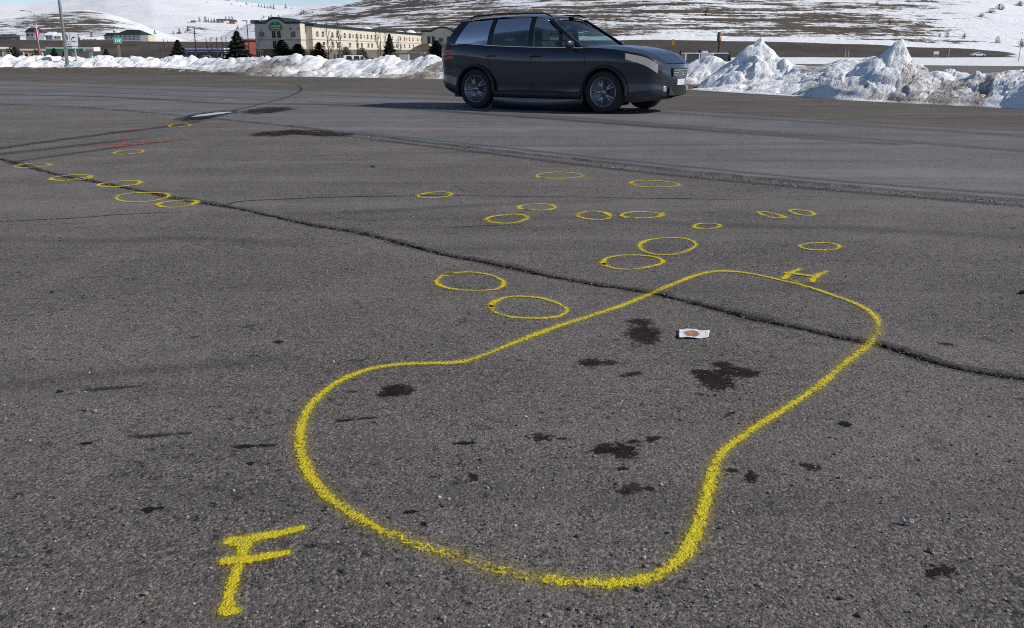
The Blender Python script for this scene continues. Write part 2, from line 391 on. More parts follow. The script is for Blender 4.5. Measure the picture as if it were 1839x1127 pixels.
# --- hills
def ridge(name, base, crest, Yb, Yc, pxs, rows, snowf, mat, seed, shape=1.0, rough=1.0, label=''):
    pxs = np.asarray(pxs, float); b = bear(pxs)
    zb = H + (HOR - tab(base, pxs)) * Yb / 1795.0; zc = H + (HOR - tab(crest, pxs)) * Yc / 1795.0
    T = np.concatenate([np.linspace(0, 1, rows), np.linspace(1.04, 1.5, 8)])
    Vv = []; S = []
    for t in T:
        Y = Yb + (Yc - Yb) * t; X = b * Y
        if t <= 1: z = zb + (zc - zb) * (t ** shape)
        else: z = zc - (zc - zb) * (t - 1) * 0.9
        wob = fbm(X / 90, np.full_like(X, Y / 60), seed, 5) * rough * 5 * min(1, t * 3) * (1 if t < 1 else 0.6)
        ter = np.sin((z + fbm(X / 200, np.full_like(X, Y / 200), seed + 5, 3) * 8) * 1.1) * 0.45 * rough * min(1, t * 4)
        edgef = np.clip((zc - zb) / 12, 0, 1)
        Vv.append(np.column_stack([X, np.full_like(X, Y), z + (wob + ter) * edgef])); S.append(snowf(pxs, min(t, 1.0)))
    o = mesh(name, np.concatenate(Vv), grid_faces(len(T), len(pxs)), mat, smooth=True)
    attr_set(o, 'snow', np.concatenate(S)); return tag(o, label, kind='structure')
def sf_main(px, t):
    s = np.interp(px, [300, 480, 600, 700, 850, 1000, 1150, 1300, 1500, 1650, 1760, 1900], [0.9, 0.70, 0.45, 0.41, 0.44, 0.46, 0.48, 0.50, 0.51, 0.55, 0.72, 1.05])
    low = np.interp(px, [500, 900, 1200, 3000], [0.25, 0.5, 1.0, 1.1])
    s = np.where(t < 0.018, low + 0.25, s)
    return s - 0.05 * math.sin(t * 17.0) * np.interp(px, [500, 1500, 1750], [1, 1, 0.1])
hill = ridge('hill', [(-300, 90), (380, 80), (520, 78), (620, 74), (800, 76), (1000, 73), (1200, 71), (1400, 76), (1560, 80), (1700, 87), (1839, 96), (2600, 98)],
             [(250, 92), (380, 70), (450, 44), (500, 32), (560, 18), (620, 8), (680, -4), (760, -25), (900, -60), (1200, -110), (1600, -95), (1839, -70), (2200, -60), (3000, -40)],
             430, 1050, np.linspace(300, 3000, 620), 110, sf_main, M_HILL, 21, 0.95, 0.8, 'wide hillside striped with snow and brown grass terraces')
def sf_knoll(px, t):
    return np.interp(t, [0, 0.12, 0.3, 0.55, 0.8, 0.95, 1], [0.70, 0.55, 0.42, 0.36, 0.42, 0.55, 0.65]) + np.interp(px, [-300, 20, 80, 180, 240, 300], [0.1, 0.16, 0, 0.02, 0.3, 0.7])
ridge('hill', [(-600, 84), (600, 84)], [(-600, 50), (-100, 44), (0, 36), (60, 27), (110, 23), (160, 22), (200, 27), (250, 42), (290, 58), (330, 70), (400, 82), (600, 84)],
      520, 860, np.linspace(-600, 600, 300), 60, sf_knoll, M_HILL, 33, 0.8, 0.7, 'low brown grassy knoll streaked with snow')
def sf_white(px, t): return 1.05 - np.interp(t, [0, 0.2, 0.35, 1], [0.5, 0.45, 0.05, 0.0]) * np.interp(px, [200, 300, 480, 600], [0, 1, 1, 0.3]) + 0 * px
ridge('hill', [(-900, 80), (900, 80)], [(-900, 20), (-200, 12), (0, 8), (60, 8), (110, 4), (150, 0), (200, -9), (280, -16), (360, -8), (410, 0), (450, 6), (490, 11), (540, 14), (580, 12), (640, 6), (900, 0)],
      760, 1900, np.linspace(-900, 900, 340), 80, sf_white, M_WHITEHILL, 55, 1.05, 0.9, 'smooth white snow covered far hill below the sky')

# --- muddy verge between far lane and snow
snowbase_px = [(-350, 122.5), (0, 122.5), (150, 122.5), (300, 122.5), (350, 125.5), (385, 130), (405, 134.5)]
A = [G(*p) for p in [(-350, 133), (0, 133), (100, 133.2), (200, 133.6), (300, 134), (350, 134.6), (400, 135.4), (420, 136)]]
B = [G(*p) for p in [(-350, 121.6), (0, 121.6), (100, 121.6), (200, 121.6), (300, 121.8), (350, 124.6), (400, 132.5), (420, 134.5)]]
a, ta = resample(A, 260); b, tb = resample(B, 260); rows = 40; R = []; Sv = []
for k in range(rows):
    f = k / (rows - 1); xy = a * (1 - f) + b * f
    z = 0.02 + 0.10 * math.sin(min(1, f * 2.2) * 1.57) + fbm(xy[:, 0] * 1.3, xy[:, 1] * 0.8, 4, 4) * 0.09 * min(1, f * 6)
    z = z - max(0, f - 0.7) * 0.4
    R.append(np.column_stack([xy, z])); Sv.append(-0.25 + 0.9 * f + 0.2 * fbm(xy[:, 0] * 0.3, xy[:, 1] * 0.3, 8, 3))
vg = mesh('verge', np.concatenate(R), grid_faces(rows, 260), None, smooth=True)
def verge_mat():
    q = N('muddy_verge'); p = q.pos(); n1 = q.noise(q.scale(p, (1, 0.25, 1)), 1.6, 6, 0.7); n2 = q.noise(p, 6, 4, 0.7)
    f = q.mr(q.math('ADD', q.attr('snow'), q.math('MULTIPLY', q.math('SUBTRACT', n1, 0.5), 2.2)), 0.38, 0.55)
    q.col(q.mix(f, q.mix(q.mr(n2, 0.35, 0.65), (0.05, 0.038, 0.028), (0.13, 0.10, 0.07)), q.mix(n2, (0.45, 0.42, 0.40), (0.82, 0.83, 0.85))))
    q.rough(0.9); q.bump(n2, 0.8, 0.08); return q.m
vg.data.materials.append(verge_mat()); attr_set(vg, 'snow', np.concatenate(Sv)); tag(vg, 'muddy strip with patches of thawing snow', kind='structure')

# ================================================================== SNOW BANKS
def bank(name, base_px, p0, p1, step, depth, drow, hfun, dirtf, label, group=None, seed=1):
    pxs = np.arange(p0, p1 + 0.01, step)
    bp = np.array([(G(px, py).x, G(px, py).y) for px, py in zip(pxs, tab(base_px, pxs))])
    ts = np.arange(0, depth + 1e-6, drow); R = []; DD = []
    for t in ts:
        x = bp[:, 0] + nrm[0] * t * 0.75; y = bp[:, 1] + (nrm[1] * 0.75 + 0.25) * t
        z = hfun(pxs, x, y, t)
        R.append(np.column_stack([x, y, z])); DD.append(dirtf(pxs, t, z))
    o = mesh(name, np.concatenate(R), grid_faces(len(ts), len(pxs)), M_SNOW, smooth=True)
    attr_set(o, 'dirt', np.concatenate(DD)); return tag(o, label, 'snow bank', group)
def lumps(x, y, seed, k=1.0):
    wx = x + fbm(x * 2, y * 2, 3, 3) * 0.22; wy = y + fbm(x * 2 + 7, y * 2, 13, 3) * 0.22; c1, v1 = cells(wx * 1.55, wy * 1.55, seed); c2, v2 = cells(wx * 4.0, wy * 4.0, seed + 9)
    return k * ((v1 - 0.5) * 0.26 + np.sqrt(np.maximum(0, 0.55 - c1 ** 2)) * 0.24 + (v2 - 0.5) * 0.07 + np.sqrt(np.maximum(0, 0.5 - c2 ** 2)) * 0.07 - 0.19 + fbm(x * 1.1, y * 1.1, seed, 4) * 0.14 + fbm(x * 7, y * 7, seed + 4, 3) * 0.018)
CREST_A = [(-350, 103), (0, 101), (12, 99), (30, 104), (45, 101), (75, 104), (100, 103), (130, 101), (150, 104), (200, 102), (250, 102), (300, 105), (345, 106), (390, 103), (425, 102), (447, 98), (470, 103), (500, 108), (530, 107), (555, 109), (580, 101), (620, 102), (665, 103), (695, 105), (715, 104), (745, 105), (765, 109), (800, 110), (900, 112), (1100, 113), (1180, 111), (1210, 106), (1245, 109), (1275, 112), (1330, 112)]
BASE_A = snowbase_px + [(440, 137), (560, 139), (800, 143), (1000, 147), (1190, 150), (1262, 152), (1330, 153)]
def h_A(px, x, y, t):
    Yc = y[:] * 0 + np.maximum(y, 20); cz = H + (HOR - tab(CREST_A, px)) * Yc / 1795.0
    run = np.interp(px, [0, 380, 430, 800, 1300], [3.2, 3.2, 3.6, 3.4, 3.0])
    f = np.clip(t / run, 0, 1); prof = np.where(f < 1, f ** 0.8 * (1.0 - 0.25 * np.sin(f * 3.1)), 1.0)
    back = np.clip((t - run - 0.6) / 4.0, 0, 1)
    z = -0.10 + (cz + 0.07) * prof * (1 - back) + lumps(x, y, 17, 0.95) * min(1, t * 1.6) * (0.7 + 0.5 * vnoise(x * 0.4, y * 0.4, 6)) - back * 0.7
    return z
def g2(px, c, w): return np.exp(-((px - c) / w) ** 2)
def d_A(px, t, z):
    s = -0.03 + 0.8 * g2(px, 430, 45) * (t < 3.2) + 0.45 * g2(px, 515, 25) * (t < 2.6) + 0.75 * g2(px, 735, 38) + 0.25 * g2(px, 1200, 70) + 0.35 * math.exp(-t / 0.6) + 0.12 * (z < 0.18)
    return s + 0.22 * g2(px, 640, 70)
def h_split(p0, p1, lab, grp=None): return bank('snow_bank', BASE_A, p0, p1, 1.6, 9.0, 0.16, h_A, d_A, lab, grp)
h_split(-350, 386, 'long low clean white snow bank behind the muddy verge and sign posts')
h_split(384, 690, 'snow bank with grey brown grit below the green gabled hotel end')
h_split(688, 1330, 'dirty plowed snow bank behind the passing dark crossover')

P1 = G(1366, 158); P1.y += 0.3; P2 = G(1611, 176)
A1 = H + (HOR - 68) * P1.y / 1795 - 0.02; A2 = H + (HOR - 79) * P2.y / 1795 - 0.02
BASE_B = [(1226, 161), (1300, 166), (1400, 172), (1500, 180), (1640, 187.5), (1760, 193), (1839, 197.5), (2050, 210), (2300, 225)]
CREST_B = [(1226, 160), (1260, 150), (1330, 130), (1400, 118), (1430, 108), (1470, 107), (1500, 107), (1530, 107), (1560, 112), (1600, 125), (1640, 137), (1680, 138), (1720, 134), (1760, 131), (1800, 129), (1839, 127), (2300, 120)]
def cone(x, y, Pk, A, wl, wr, wd, p):
    dx = x - Pk.x; dy = y - Pk.y
    d = np.sqrt((dx / np.where(dx < 0, wl, wr)) ** 2 + (dy / wd) ** 2); return A * np.clip(1 - d ** p, 0, 1)
def h_B(px, x, y, t):
    cz = H + (HOR - tab(CREST_B, px)) * y / 1795.0; cz = np.maximum(cz, 0.02)
    run = np.interp(px, [1226, 1400, 1540, 1640, 1839], [3.5, 4.2, 4.5, 2.6, 2.2])
    f = np.clip(t / run, 0, 1); back = np.clip((t - run - 0.8) / 3.5, 0, 1)
    front = np.interp(px, [1226, 1300, 1500, 1640, 1790, 1850], [0.6, 0.9, 1.0, 0.9, 0.7, 0.5])
    m = cz * f ** front * (1 - back)
    amp = 0.75 * min(1, t * 1.4) * np.interp(px, [1226, 1290, 1850], [0.25, 0.9, 1.0])
    w = fbm(x * 1.7, y * 1.7, 70, 4) * 0.22
    c1 = cone(x + w * 0.5, y + w, P1, A1, 2.15, 1.55, 2.3, 0.92); c2 = cone(x + w * 0.3, y + w * 0.6, P2, A2, 2.6, 0.62, 1.9, 0.80)
    c3 = cone(x + w, y + w, G(1470, 152), 0.52, 1.1, 0.9, 1.0, 1.1); c4 = cone(x + w, y + w, G(1690, 178), 0.50, 0.8, 0.7, 0.7, 1.1)
    c5 = cone(x + w, y + w, G(1582, 165), 0.86, 0.55, 0.4, 0.6, 1.0); c6 = cone(x + w, y + w, G(1748, 183), 0.46, 0.16, 0.12, 0.3, 0.8)
    c7 = cone(x + w, y + w, G(1405, 160), 0.80, 0.8, 0.9, 1.2, 0.9)
    pk = np.maximum.reduce([c1, c2, c3, c4, c5, c6, c7])
    z = np.maximum(m, pk) + 0.25 * np.minimum(m, pk) + lumps(x, y, 31, 1.0) * amp * (0.6 + 0.6 * np.clip(pk, 0, 0.7)) + lumps(x * 1.8 + 9, y * 1.8, 37, 0.22) * amp
    edge0 = min(1.0, t / 0.35); apron = 0.035 + 0.02 * vnoise(x * 3, y * 3, 2)
    return (apron * (1 - edge0) + z * edge0) * min(1, t / 0.06 + 0.02) - 0.01 - back * 0.6
def d_B(px, t, z):
    s = -0.02 + 0.62 * g2(px, 1385, 26) * (z > 0.55) + 0.40 * g2(px, 1440, 30) * (z < 0.6) + 0.55 * g2(px, 1610, 32) * (z < 0.95) + 0.72 * g2(px, 1690, 42) * (t < 2.2) + 0.7 * g2(px, 1750, 16) + 0.25 * g2(px, 1530, 40) * (t < 1)
    s = s + 0.25 * g2(px, 1560, 120) * (t < 0.7) * (t > 0.25)
    return s - 0.25 * (px > 1775)
for p0, p1, lab in ((1226, 1486, 'tall cone shaped snow pile with grey grit on its peak'), (1484, 1640, 'snow pile rising to a sharp leaning white spike'), (1638, 1772, 'low lumpy brown stained snow heap ending in a small upright chunk'), (1770, 2250, 'clean white lumpy snow bank beside the brown stained heap')):
    bank('snow_pile', BASE_B, p0, p1, 1.3, 9.0, 0.055, h_B, d_B, lab)

# ================================================================== MARKS ON THE PAVEMENT
Y_ = (0.86, 0.70, 0.016)
M_YEL = spray('yellow_spray', Y_); M_ORA = spray('orange_spray', (0.62, 0.13, 0.035)); M_WHT = spray('white_line_paint', (0.55, 0.55, 0.54)); M_LINE = spray('orange_yellow_line', (0.45, 0.24, 0.06))
M_GRIT = spray('dark_grit', (0.038, 0.034, 0.031)); M_DUST = spray('pale_dust', (0.200, 0.197, 0.196), 2.0, 1.25); M_SEAM = spray('gravel_seam', (0.060, 0.055, 0.051), 2.5, 1.2); M_SKID = spray('tyre_dirt', (0.050, 0.044, 0.040), 2.0, 1.25)
M_BLOOD = stain('maroon_stain', (0.034, 0.010, 0.009), (0.008, 0.004, 0.004), 34, 0.80, 3.4, maxa=0.96)
M_BROWN = stain('brown_stain', (0.034, 0.016, 0.012), (0.009, 0.006, 0.005), 38, 0.76, 2.8, maxa=0.93)
M_SPLAT = stain('splattered_stain', (0.030, 0.011, 0.009), (0.009, 0.005, 0.005), 55, 1.02, 7)
M_FINE = stain('fine_spatter', (0.030, 0.013, 0.010), (0.010, 0.006, 0.005), 44, 1.34, 8); M_TAR = stain('black_stain', (0.016, 0.014, 0.013), (0.008, 0.007, 0.007), 60, 0.80, 5, 0.6)
M_SOIL = stain('wet_soil_stain', (0.040, 0.026, 0.020), (0.020, 0.014, 0.011), 6, 0.66, 3, 0.7, 0.9)
def zs(px, py): return 0.026 if py < tab(near_px, px) - 2 else 0.0035
def spline(pts, n=6, closed=False):
    p = np.array(pts, float); m = len(p); out = []
    for i in range(m if closed else m - 1):
        g = (lambda k: p[k % m]) if closed else (lambda k: p[min(max(k, 0), m - 1)])
        a, b, c, d = g(i - 1), g(i), g(i + 1), g(i + 2)
        for k in range(n):
            t = k / n; out.append(0.5 * (2 * b + (c - a) * t + (2 * a - 5 * b + 4 * c - d) * t * t + (3 * b - a - 3 * c + d) * t ** 3))
    if not closed: out.append(p[-1])
    return np.array(out)
def strokes(name, items, mat, label, cat, group=None, dz=0.0, seed=0):
    """items: (pixel points, half width m, density, closed); points may carry their own (x, y, halfwidth factor, density factor)"""
    vs, fs, uvs = [], [], []
    for it, (pts, hw, den, closed) in enumerate(items):
        q = [tuple(p) + (1, 1)[len(p) - 2:] if len(p) < 4 else p for p in pts]
        c = spline(q, 8 if len(q) < 30 else 6, closed); n = len(c)
        g = np.array([(*G(x, y)[:2], zs(x, y)) for x, y in c[:, :2]])
        nx = np.roll(g, -1, 0) - np.roll(g, 1, 0)
        if not closed: nx[0] = g[1] - g[0]; nx[-1] = g[-1] - g[-2]
        L = np.maximum(np.hypot(nx[:, 0], nx[:, 1]), 1e-9); nv = np.column_stack([-nx[:, 1] / L, nx[:, 0] / L, np.zeros(n)])
        k = np.arange(n) * 0.35
        w = hw * c[:, 2] * (1 + 0.22 * fbm(k, k * 0 + it, 60 + seed, 2)); dn = den * c[:, 3] * (1 + 0.30 * fbm(k * 0.8, k * 0 + it + 9, 80 + seed, 2))
        b0 = len(vs)
        for i in range(n):
            p = g[i] + np.array([0, 0, dz + it * 0.0004])
            vs += [p - nv[i] * w[i], p + nv[i] * w[i]]; uvs += [(-1, dn[i]), (1, dn[i])]
        for i in range(n if closed else n - 1):
            j = (i + 1) % n; fs.append((b0 + 2 * i, b0 + 2 * j, b0 + 2 * j + 1, b0 + 2 * i + 1))
        if not closed:      # round caps
            for i, sg in ((0, -1), (n - 1, 1)):
                tv = nx[i] / L[i] * sg; m = len(vs); p = g[i] + np.array([0, 0, dz + it * 0.0004 + 0.0002]); tv[2] = 0
                vs.append(p); uvs.append((0, dn[i])); K = 7
                for a in np.linspace(-math.pi / 2, math.pi / 2, K):
                    vs.append(p + (nv[i] * math.sin(a) + tv * math.cos(a)) * w[i]); uvs.append((1, dn[i]))
                for a in range(K - 1): fs.append((m, m + 1 + a, m + 2 + a) if sg < 0 else (m, m + 2 + a, m + 1 + a))
    o = mesh(name, vs, fs, mat); set_uv(o, uvs); return tag(o, label, cat, group)
def set_uv(o, uvs):
    me = o.data; l = me.uv_layers.new(name='UVMap'); idx = np.zeros(len(me.loops), dtype=np.int32); me.loops.foreach_get('vertex_index', idx)
    l.data.foreach_set('uv', np.asarray(uvs, dtype=np.float32)[idx].ravel())
outline = [(1300, 487), (1260, 492), (1215, 508), (1170, 527, 1, .75), (1120, 548), (1060, 568), (1000, 587), (950, 606, 1.3), (900, 626, .8), (850, 645), (815, 652), (770, 653), (720, 655), (670, 662), (620, 680), (580, 706), (552, 738), (540, 770, 1.1), (540, 805, 1.1), (550, 840, 1.1), (572, 875, 1.1, .9), (605, 905, 1.1, .82), (650, 935, 1.2, .76), (700, 960, 1.3, .66), (760, 983, 1.4, .56), (820, 1001, 1.5, .46), (880, 1020, 1.5, .46), (940, 1035, 1.4, .60), (1000, 1043, 1.3, .74), (1060, 1048, 1.2, .85), (1110, 1048, 1.1), (1160, 1040, 1.1), (1200, 1022, 1.1), (1230, 995, 1.1), (1250, 955, 1.1), (1265, 910, 1.1), (1275, 870, 1.1), (1285, 832), (1300, 810), (1340, 780), (1385, 750), (1430, 722), (1475, 690, 1.05, .85), (1515, 655, 1.1, .8), (1545, 632, 1.2, .7), (1570, 608, 1.2, .55), (1578, 585, 1.15, .7), (1568, 565, .95), (1540, 547, .8), (1500, 532, .75), (1450, 515, .7), (1400, 503, .7), (1350, 492, .75)]
strokes('painted_outline', [(outline, 0.044, 0.96, True), ([(1428, 505), (1436, 511), (1446, 517)], 0.03, 0.55, False)], M_YEL, 'large irregular yellow spray painted outline enclosing the dark stains', 'paint mark')
strokes('painted_letter', [([(420, 974, 1.2), (455, 968, 1.15), (500, 960), (542, 950, .75)], 0.041, 1.35, False), ([(446, 972, 1.1), (432, 1003), (421, 1040, .9), (412, 1072, .95), (408, 1098, 1.1)], 0.036, 1.3, False), ([(408, 1101), (424, 1100, .8)], 0.040, 1.3, False), ([(402, 1011), (440, 1008), (480, 1002, .95), (515, 996, .8)], 0.038, 1.35, False)], M_YEL, 'big yellow spray painted letter F beside the large outline', 'letter', dz=0.001)
strokes('painted_letter', [([(1437, 484, 1, .6), (1422, 489), (1413, 496), (1408, 501)], 0.044, 1.05, False), ([(1486, 488, 1, .6), (1470, 494), (1461, 501), (1459, 507)], 0.046, 1.05, False), ([(1413, 491), (1440, 494), (1466, 498)], 0.044, 1.05, False)], M_YEL, 'small yellow spray painted letter H above the outline corner', 'letter', dz=0.001)
RG = 'yellow rings sprayed on the pavement'
rings = [(846, 506, 62, 16, 4, 'large thin yellow ring below the crack, beside the ring near the outline'), (949, 553, 66, 20, 6, 'largest yellow ring, almost touching the big outline'),
 (1135, 471, 52, 13, 0, 'large yellow ring, the nearer one of an overlapping looking pair above the crack'), (1198, 442, 51, 15, 0, 'large yellow ring, the farther one of the pair above the crack'),
 (911, 393, 36, 8, -1, 'medium yellow ring with a thin dark streak running out just below it'), (965, 372, 31, 6, 0, 'medium yellow ring next beyond the one with the dark streak'),
 (1067, 387, 31, 7, 1, 'round medium yellow ring beside the ring with an open tail'), (1152, 386, 35, 6, 0, 'medium yellow ring with a short tail flicking off its end'),
 (1269, 406, 23, 5, 0, 'small yellow ring standing alone beyond the large ring pair'), (1385, 386, 23, 4, 4, 'small tilted yellow ring of a close pair, the looser one'),
 (1440, 382, 23, 4, 3, 'small tilted yellow ring of a close pair, the neater one'), (1473, 443, 34, 7, 0, 'neat yellow ring standing alone beyond the letter H'),
 (782, 350, 30, 5, -1, 'yellow ring drawn across the thin side crack'), (1004, 315, 39, 6, 0, 'faint thin yellow ring beyond the thin side crack'),
 (1174, 330, 43, 6, 2, 'faint wide yellow ring near the scrap at the road edge'), (255, 354, 50, 8, -2, 'widest yellow ring touching the crack in the row along it'),
 (319, 366, 35, 6, -2, 'yellow ring with a blot where it meets the crack, next to the fork'), (215, 330, 36, 5, -3, 'half drawn yellow ring crossed by the crack'),
 (128, 319, 35, 5, -2, 'yellow ring with a heavy stroke resting on the crack'), (59, 297, 30, 4, -2, 'thin yellow ring cut by the crack, last in the row along it'),
 (230, 273, 25, 4, -2, 'small yellow ring beside the orange squiggle'), (322, 225, 18, 3, -1, 'tiny faint yellow ring below the puddle at the road edge')]
rnd = random.Random(5)
for i, (x, y, rx, ry, tl, lab) in enumerate(rings):
    n = 24; ph = rnd.uniform(0, 6); pts = []; over = rnd.uniform(0.0, 0.6); drift = rnd.uniform(-.07, .09)
    for k in range(n + 1):
        f_ = k / n; a = (2 * math.pi + over) * f_ + ph; rr = 1 + 0.06 * math.sin(2 * a + ph) + 0.04 * math.sin(3 * a + i) + rnd.uniform(-.02, .02) + drift * (f_ - .5)
        den = 0.92 + 0.35 * math.exp(-(k / 2.5) ** 2) - (0.16 if i in (13, 14, 20, 21) else 0.0) - 0.26 * max(0, math.sin(k * .55 + i * 1.9)) ** 3 + rnd.uniform(-.1, .1)
        pts.append((x + rx * rr * math.cos(a), y + ry * rr * math.sin(a) + tl * math.cos(a), 1 + 0.35 * math.exp(-(k / 2) ** 2) + .15 * math.sin(k * .8 + i), den))
    items = [(pts, 0.032 if y > 400 else 0.040 if y > 340 else 0.048, 1.0, False)]
    if i == 7: items.append(([(1180, 390), (1192, 382)], 0.03, 0.8, False))
    if i == 16: items.append(([(346, 366), (355, 361)], 0.045, 1.0, False))
    if i == 18: items.append(([(136, 321, 1, .8), (152, 319), (162, 317)], 0.05, 1.0, False))
    strokes('painted_ring', items, M_YEL, lab, 'paint mark', RG, seed=i)
OM = 'orange survey marks'
strokes('painted_squiggle', [([(168, 260.5), (190, 258.5), (208, 258.5), (222, 260), (212, 263), (196, 263.5)], 0.05, 0.95, False), ([(206, 264), (222, 260), (224, 256), (240, 253.5), (257, 254.5), (256, 258), (240, 259.5), (226, 258.5)], 0.05, 1, False), ([(252, 255.5), (262, 252), (280, 250.5), (289, 252.5), (284, 255), (272, 255.5)], 0.05, 1, False), ([(289, 252.8), (300, 252.5), (312, 252)], 0.04, .8, False)], M_ORA, 'orange sprayed squiggle lying between two small yellow rings', 'paint mark', OM)
strokes('painted_squiggle', [([(711, 239), (730, 238.5), (745, 240), (756, 241)], 0.04, .95, False), ([(748, 242), (757, 239), (768, 236.5), (783, 236.5), (788, 238.5), (772, 240)], 0.04, .95, False), ([(788, 235.5), (800, 236), (815, 237)], 0.04, .9, False)], M_ORA, 'orange sprayed squiggle on the road just beyond its lip', 'paint mark', OM)
for pts, lab in (([(768, 219), (793, 219.5)], 'short orange dash on the road beyond the orange squiggle'), ([(388, 208.5), (408, 208.7)], 'short orange dash at the end of the puddle'), ([(236, 231), (248, 232.5), (262, 231.5)], 'faint orange dash on the dark tyre track'), ([(540, 233.5), (570, 236.5)], 'orange dash along the edge of the dark soil patch'), ([(657, 184.5), (682, 185)], 'short orange dash on the road behind the passing car')):
    strokes('painted_dash', [(pts, 0.05, .85, False)], M_ORA, lab, 'paint mark', OM)
for pts, lab in (([(488, 153), (518, 152.3)], 'thin yellow dash on the dusty far lane'), ([(513, 184.5), (530, 183.8), (549, 184.5)], 'thin yellow dash on the road beside the curved skid mark')):
    strokes('painted_dash', [(pts, 0.10, .9, False)], M_YEL, lab, 'paint mark')
strokes('lane_line', [([(358, 177.5), (390, 179), (424, 181.2)], 0.10, .75, False)], M_WHT, 'short worn white lane dash near the puddle', 'road marking')
strokes('lane_line', [([(1474, 256), (1512, 258.5)], 0.06, .5, False)], M_WHT, 'barely visible worn white dash on the open road before the snow piles', 'road marking')
strokes('edge_line', [([(-60, 140), (0, 142.5), (80, 145), (172, 148)], 0.16, .8, False)], M_LINE, 'worn orange yellow line at the border of the far lane', 'road marking')
def darks(name, items, mat, label, cat, dz=-0.001, group=None): return strokes(name, items, mat, label, cat, group, dz)
darks('tyre_mark', [([(-40, 272, 1, .8), (0, 266), (100, 252), (200, 239), (300, 227), (360, 217, .8, .8)], 0.24, 0.62, False), ([(-40, 281), (60, 270), (160, 259), (260, 247, .6, .5)], 0.30, 0.5, False)], M_SKID, 'broad dark tyre track curving from the lot towards the puddle', 'tyre mark')
darks('tyre_mark', [([(30, 290, 1, .7), (120, 277), (230, 262), (330, 250, .6, .5)], 0.16, 0.5, False)], M_SKID, 'faint dark tyre streak beneath the orange squiggle', 'tyre mark')
darks('skid_mark', [([(420, 200, 1.4), (450, 193), (490, 183), (520, 174), (537, 166), (541, 160), (535, 154), (522, 150, 1, .6)], 0.09, 0.7, False)], M_GRIT, 'thin dark skid mark curling round across the road', 'tyre mark')
darks('side_crack', [([(398, 370, 1.5), (430, 362), (480, 358.5), (540, 356), (600, 354), (660, 352.5), (720, 352), (760, 351), (815, 350.5, 1, .8), (880, 352, .9, .75), (960, 353, 1, .8), (1040, 353.5, .8, .75), (1139, 355.5, .9, .8), (1230, 356.5, 1, .85), (1300, 358, .8, .6), (1390, 359, .8, .4)], 0.035, 0.95, False)], M_GRIT, 'thin side crack branching off the long crack past a yellow ring', 'crack')
darks('side_crack', [([(-20, 399), (60, 395), (140, 391), (200, 386), (260, 383), (325, 380, .7, .6)], 0.03, 0.8, False), ([(60, 404, 1, .7), (110, 402), (150, 401, 1, .6)], 0.03, 0.6, False)], M_GRIT, 'hairline crack below the row of rings along the main crack', 'crack')
darks('side_crack', [([(818, 408, 1.3), (840, 406.5), (880, 405), (938, 403, .8, .6)], 0.028, 0.8, False)], M_GRIT, 'short dark streak just below a medium yellow ring', 'crack')
darks('gravel_seam', [([(620, 244, .6, .5), (700, 254), (800, 266), (900, 278), (1000, 291), (1120, 305), (1240, 318), (1400, 333), (1500, 342), (1620, 352), (1740, 362), (1839, 370), (1960, 381)], 0.17, 0.52, False)], M_SEAM, 'dark gravelly seam along the near lip of the road', 'gravel seam')
darks('tyre_wear', [([(1080, 396, 1, .6), (1250, 402), (1450, 408), (1650, 416), (1900, 430, 1, .8)], 0.26, 0.20, False)], M_SKID, 'faint dark tyre wear band beyond the small ring pair', 'tyre mark', dz=-0.0022)
darks('tyre_wear', [([(-60, 700, 1, .8), (120, 680), (320, 660), (520, 642, 1, .5)], 0.14, 0.20, False)], M_SKID, 'faint dark tyre wear band left of the rounded outline end', 'tyre mark', dz=-0.0022)
darks('tyre_wear', [([(520, 385, 1, .4), (700, 378), (900, 366), (1100, 360, 1, .5)], 0.20, 0.20, False)], M_SKID, 'faint dark tyre wear band between the side crack and the medium rings', 'tyre mark', dz=-0.0022)
darks('tyre_wear', [([(-60, 425, 1, .9), (150, 432), (350, 428), (560, 440, 1, .4)], 0.22, 0.20, False)], M_SKID, 'faint dark tyre wear band below the hairline crack', 'tyre mark', dz=-0.0022)
def off_line(px, dy): return [(x, y + dy) for x, y in px]
darks('dust_band', [([(-80, 153, 1, .7), (150, 157), (400, 166), (700, 176), (1000, 190), (1240, 207), (1400, 217), (1600, 231), (1839, 247), (2000, 259)], 0.55, 0.62, False)], M_DUST, 'pale dusty band on the road along the far lane', 'wheel track')
darks('dust_band', [([(-80, 161, 1, .5), (150, 166, 1, .6), (400, 177, 1, .7), (700, 191, 1, .6), (1000, 211), (1240, 229), (1400, 241), (1600, 255), (1839, 274), (2000, 288)], 0.42, 0.60, False)], M_DUST, 'pale dusty band in the middle of the road', 'wheel track', dz=0.001)
darks('dust_band', [([(640, 239, 1, .5), (760, 252), (900, 267), (1000, 278), (1120, 291), (1240, 303), (1400, 319), (1500, 328), (1620, 338), (1740, 347), (1839, 355), (1960, 365)], 0.16, 0.70, False)], M_DUST, 'pale worn lip of the road beside the gravel seam', 'wheel track', dz=0.0005)
darks('wheel_track', [([(-60, 170, 1, .8), (150, 174), (300, 181), (420, 188, 1, .6), (560, 189, 1, .8), (700, 195), (900, 209), (1100, 224), (1300, 239, 1, .7), (1600, 262, 1, .5)], 0.45, 0.5, False)], M_SKID, 'dark polished wheel track beneath the passing crossover', 'wheel track', dz=0.0015)

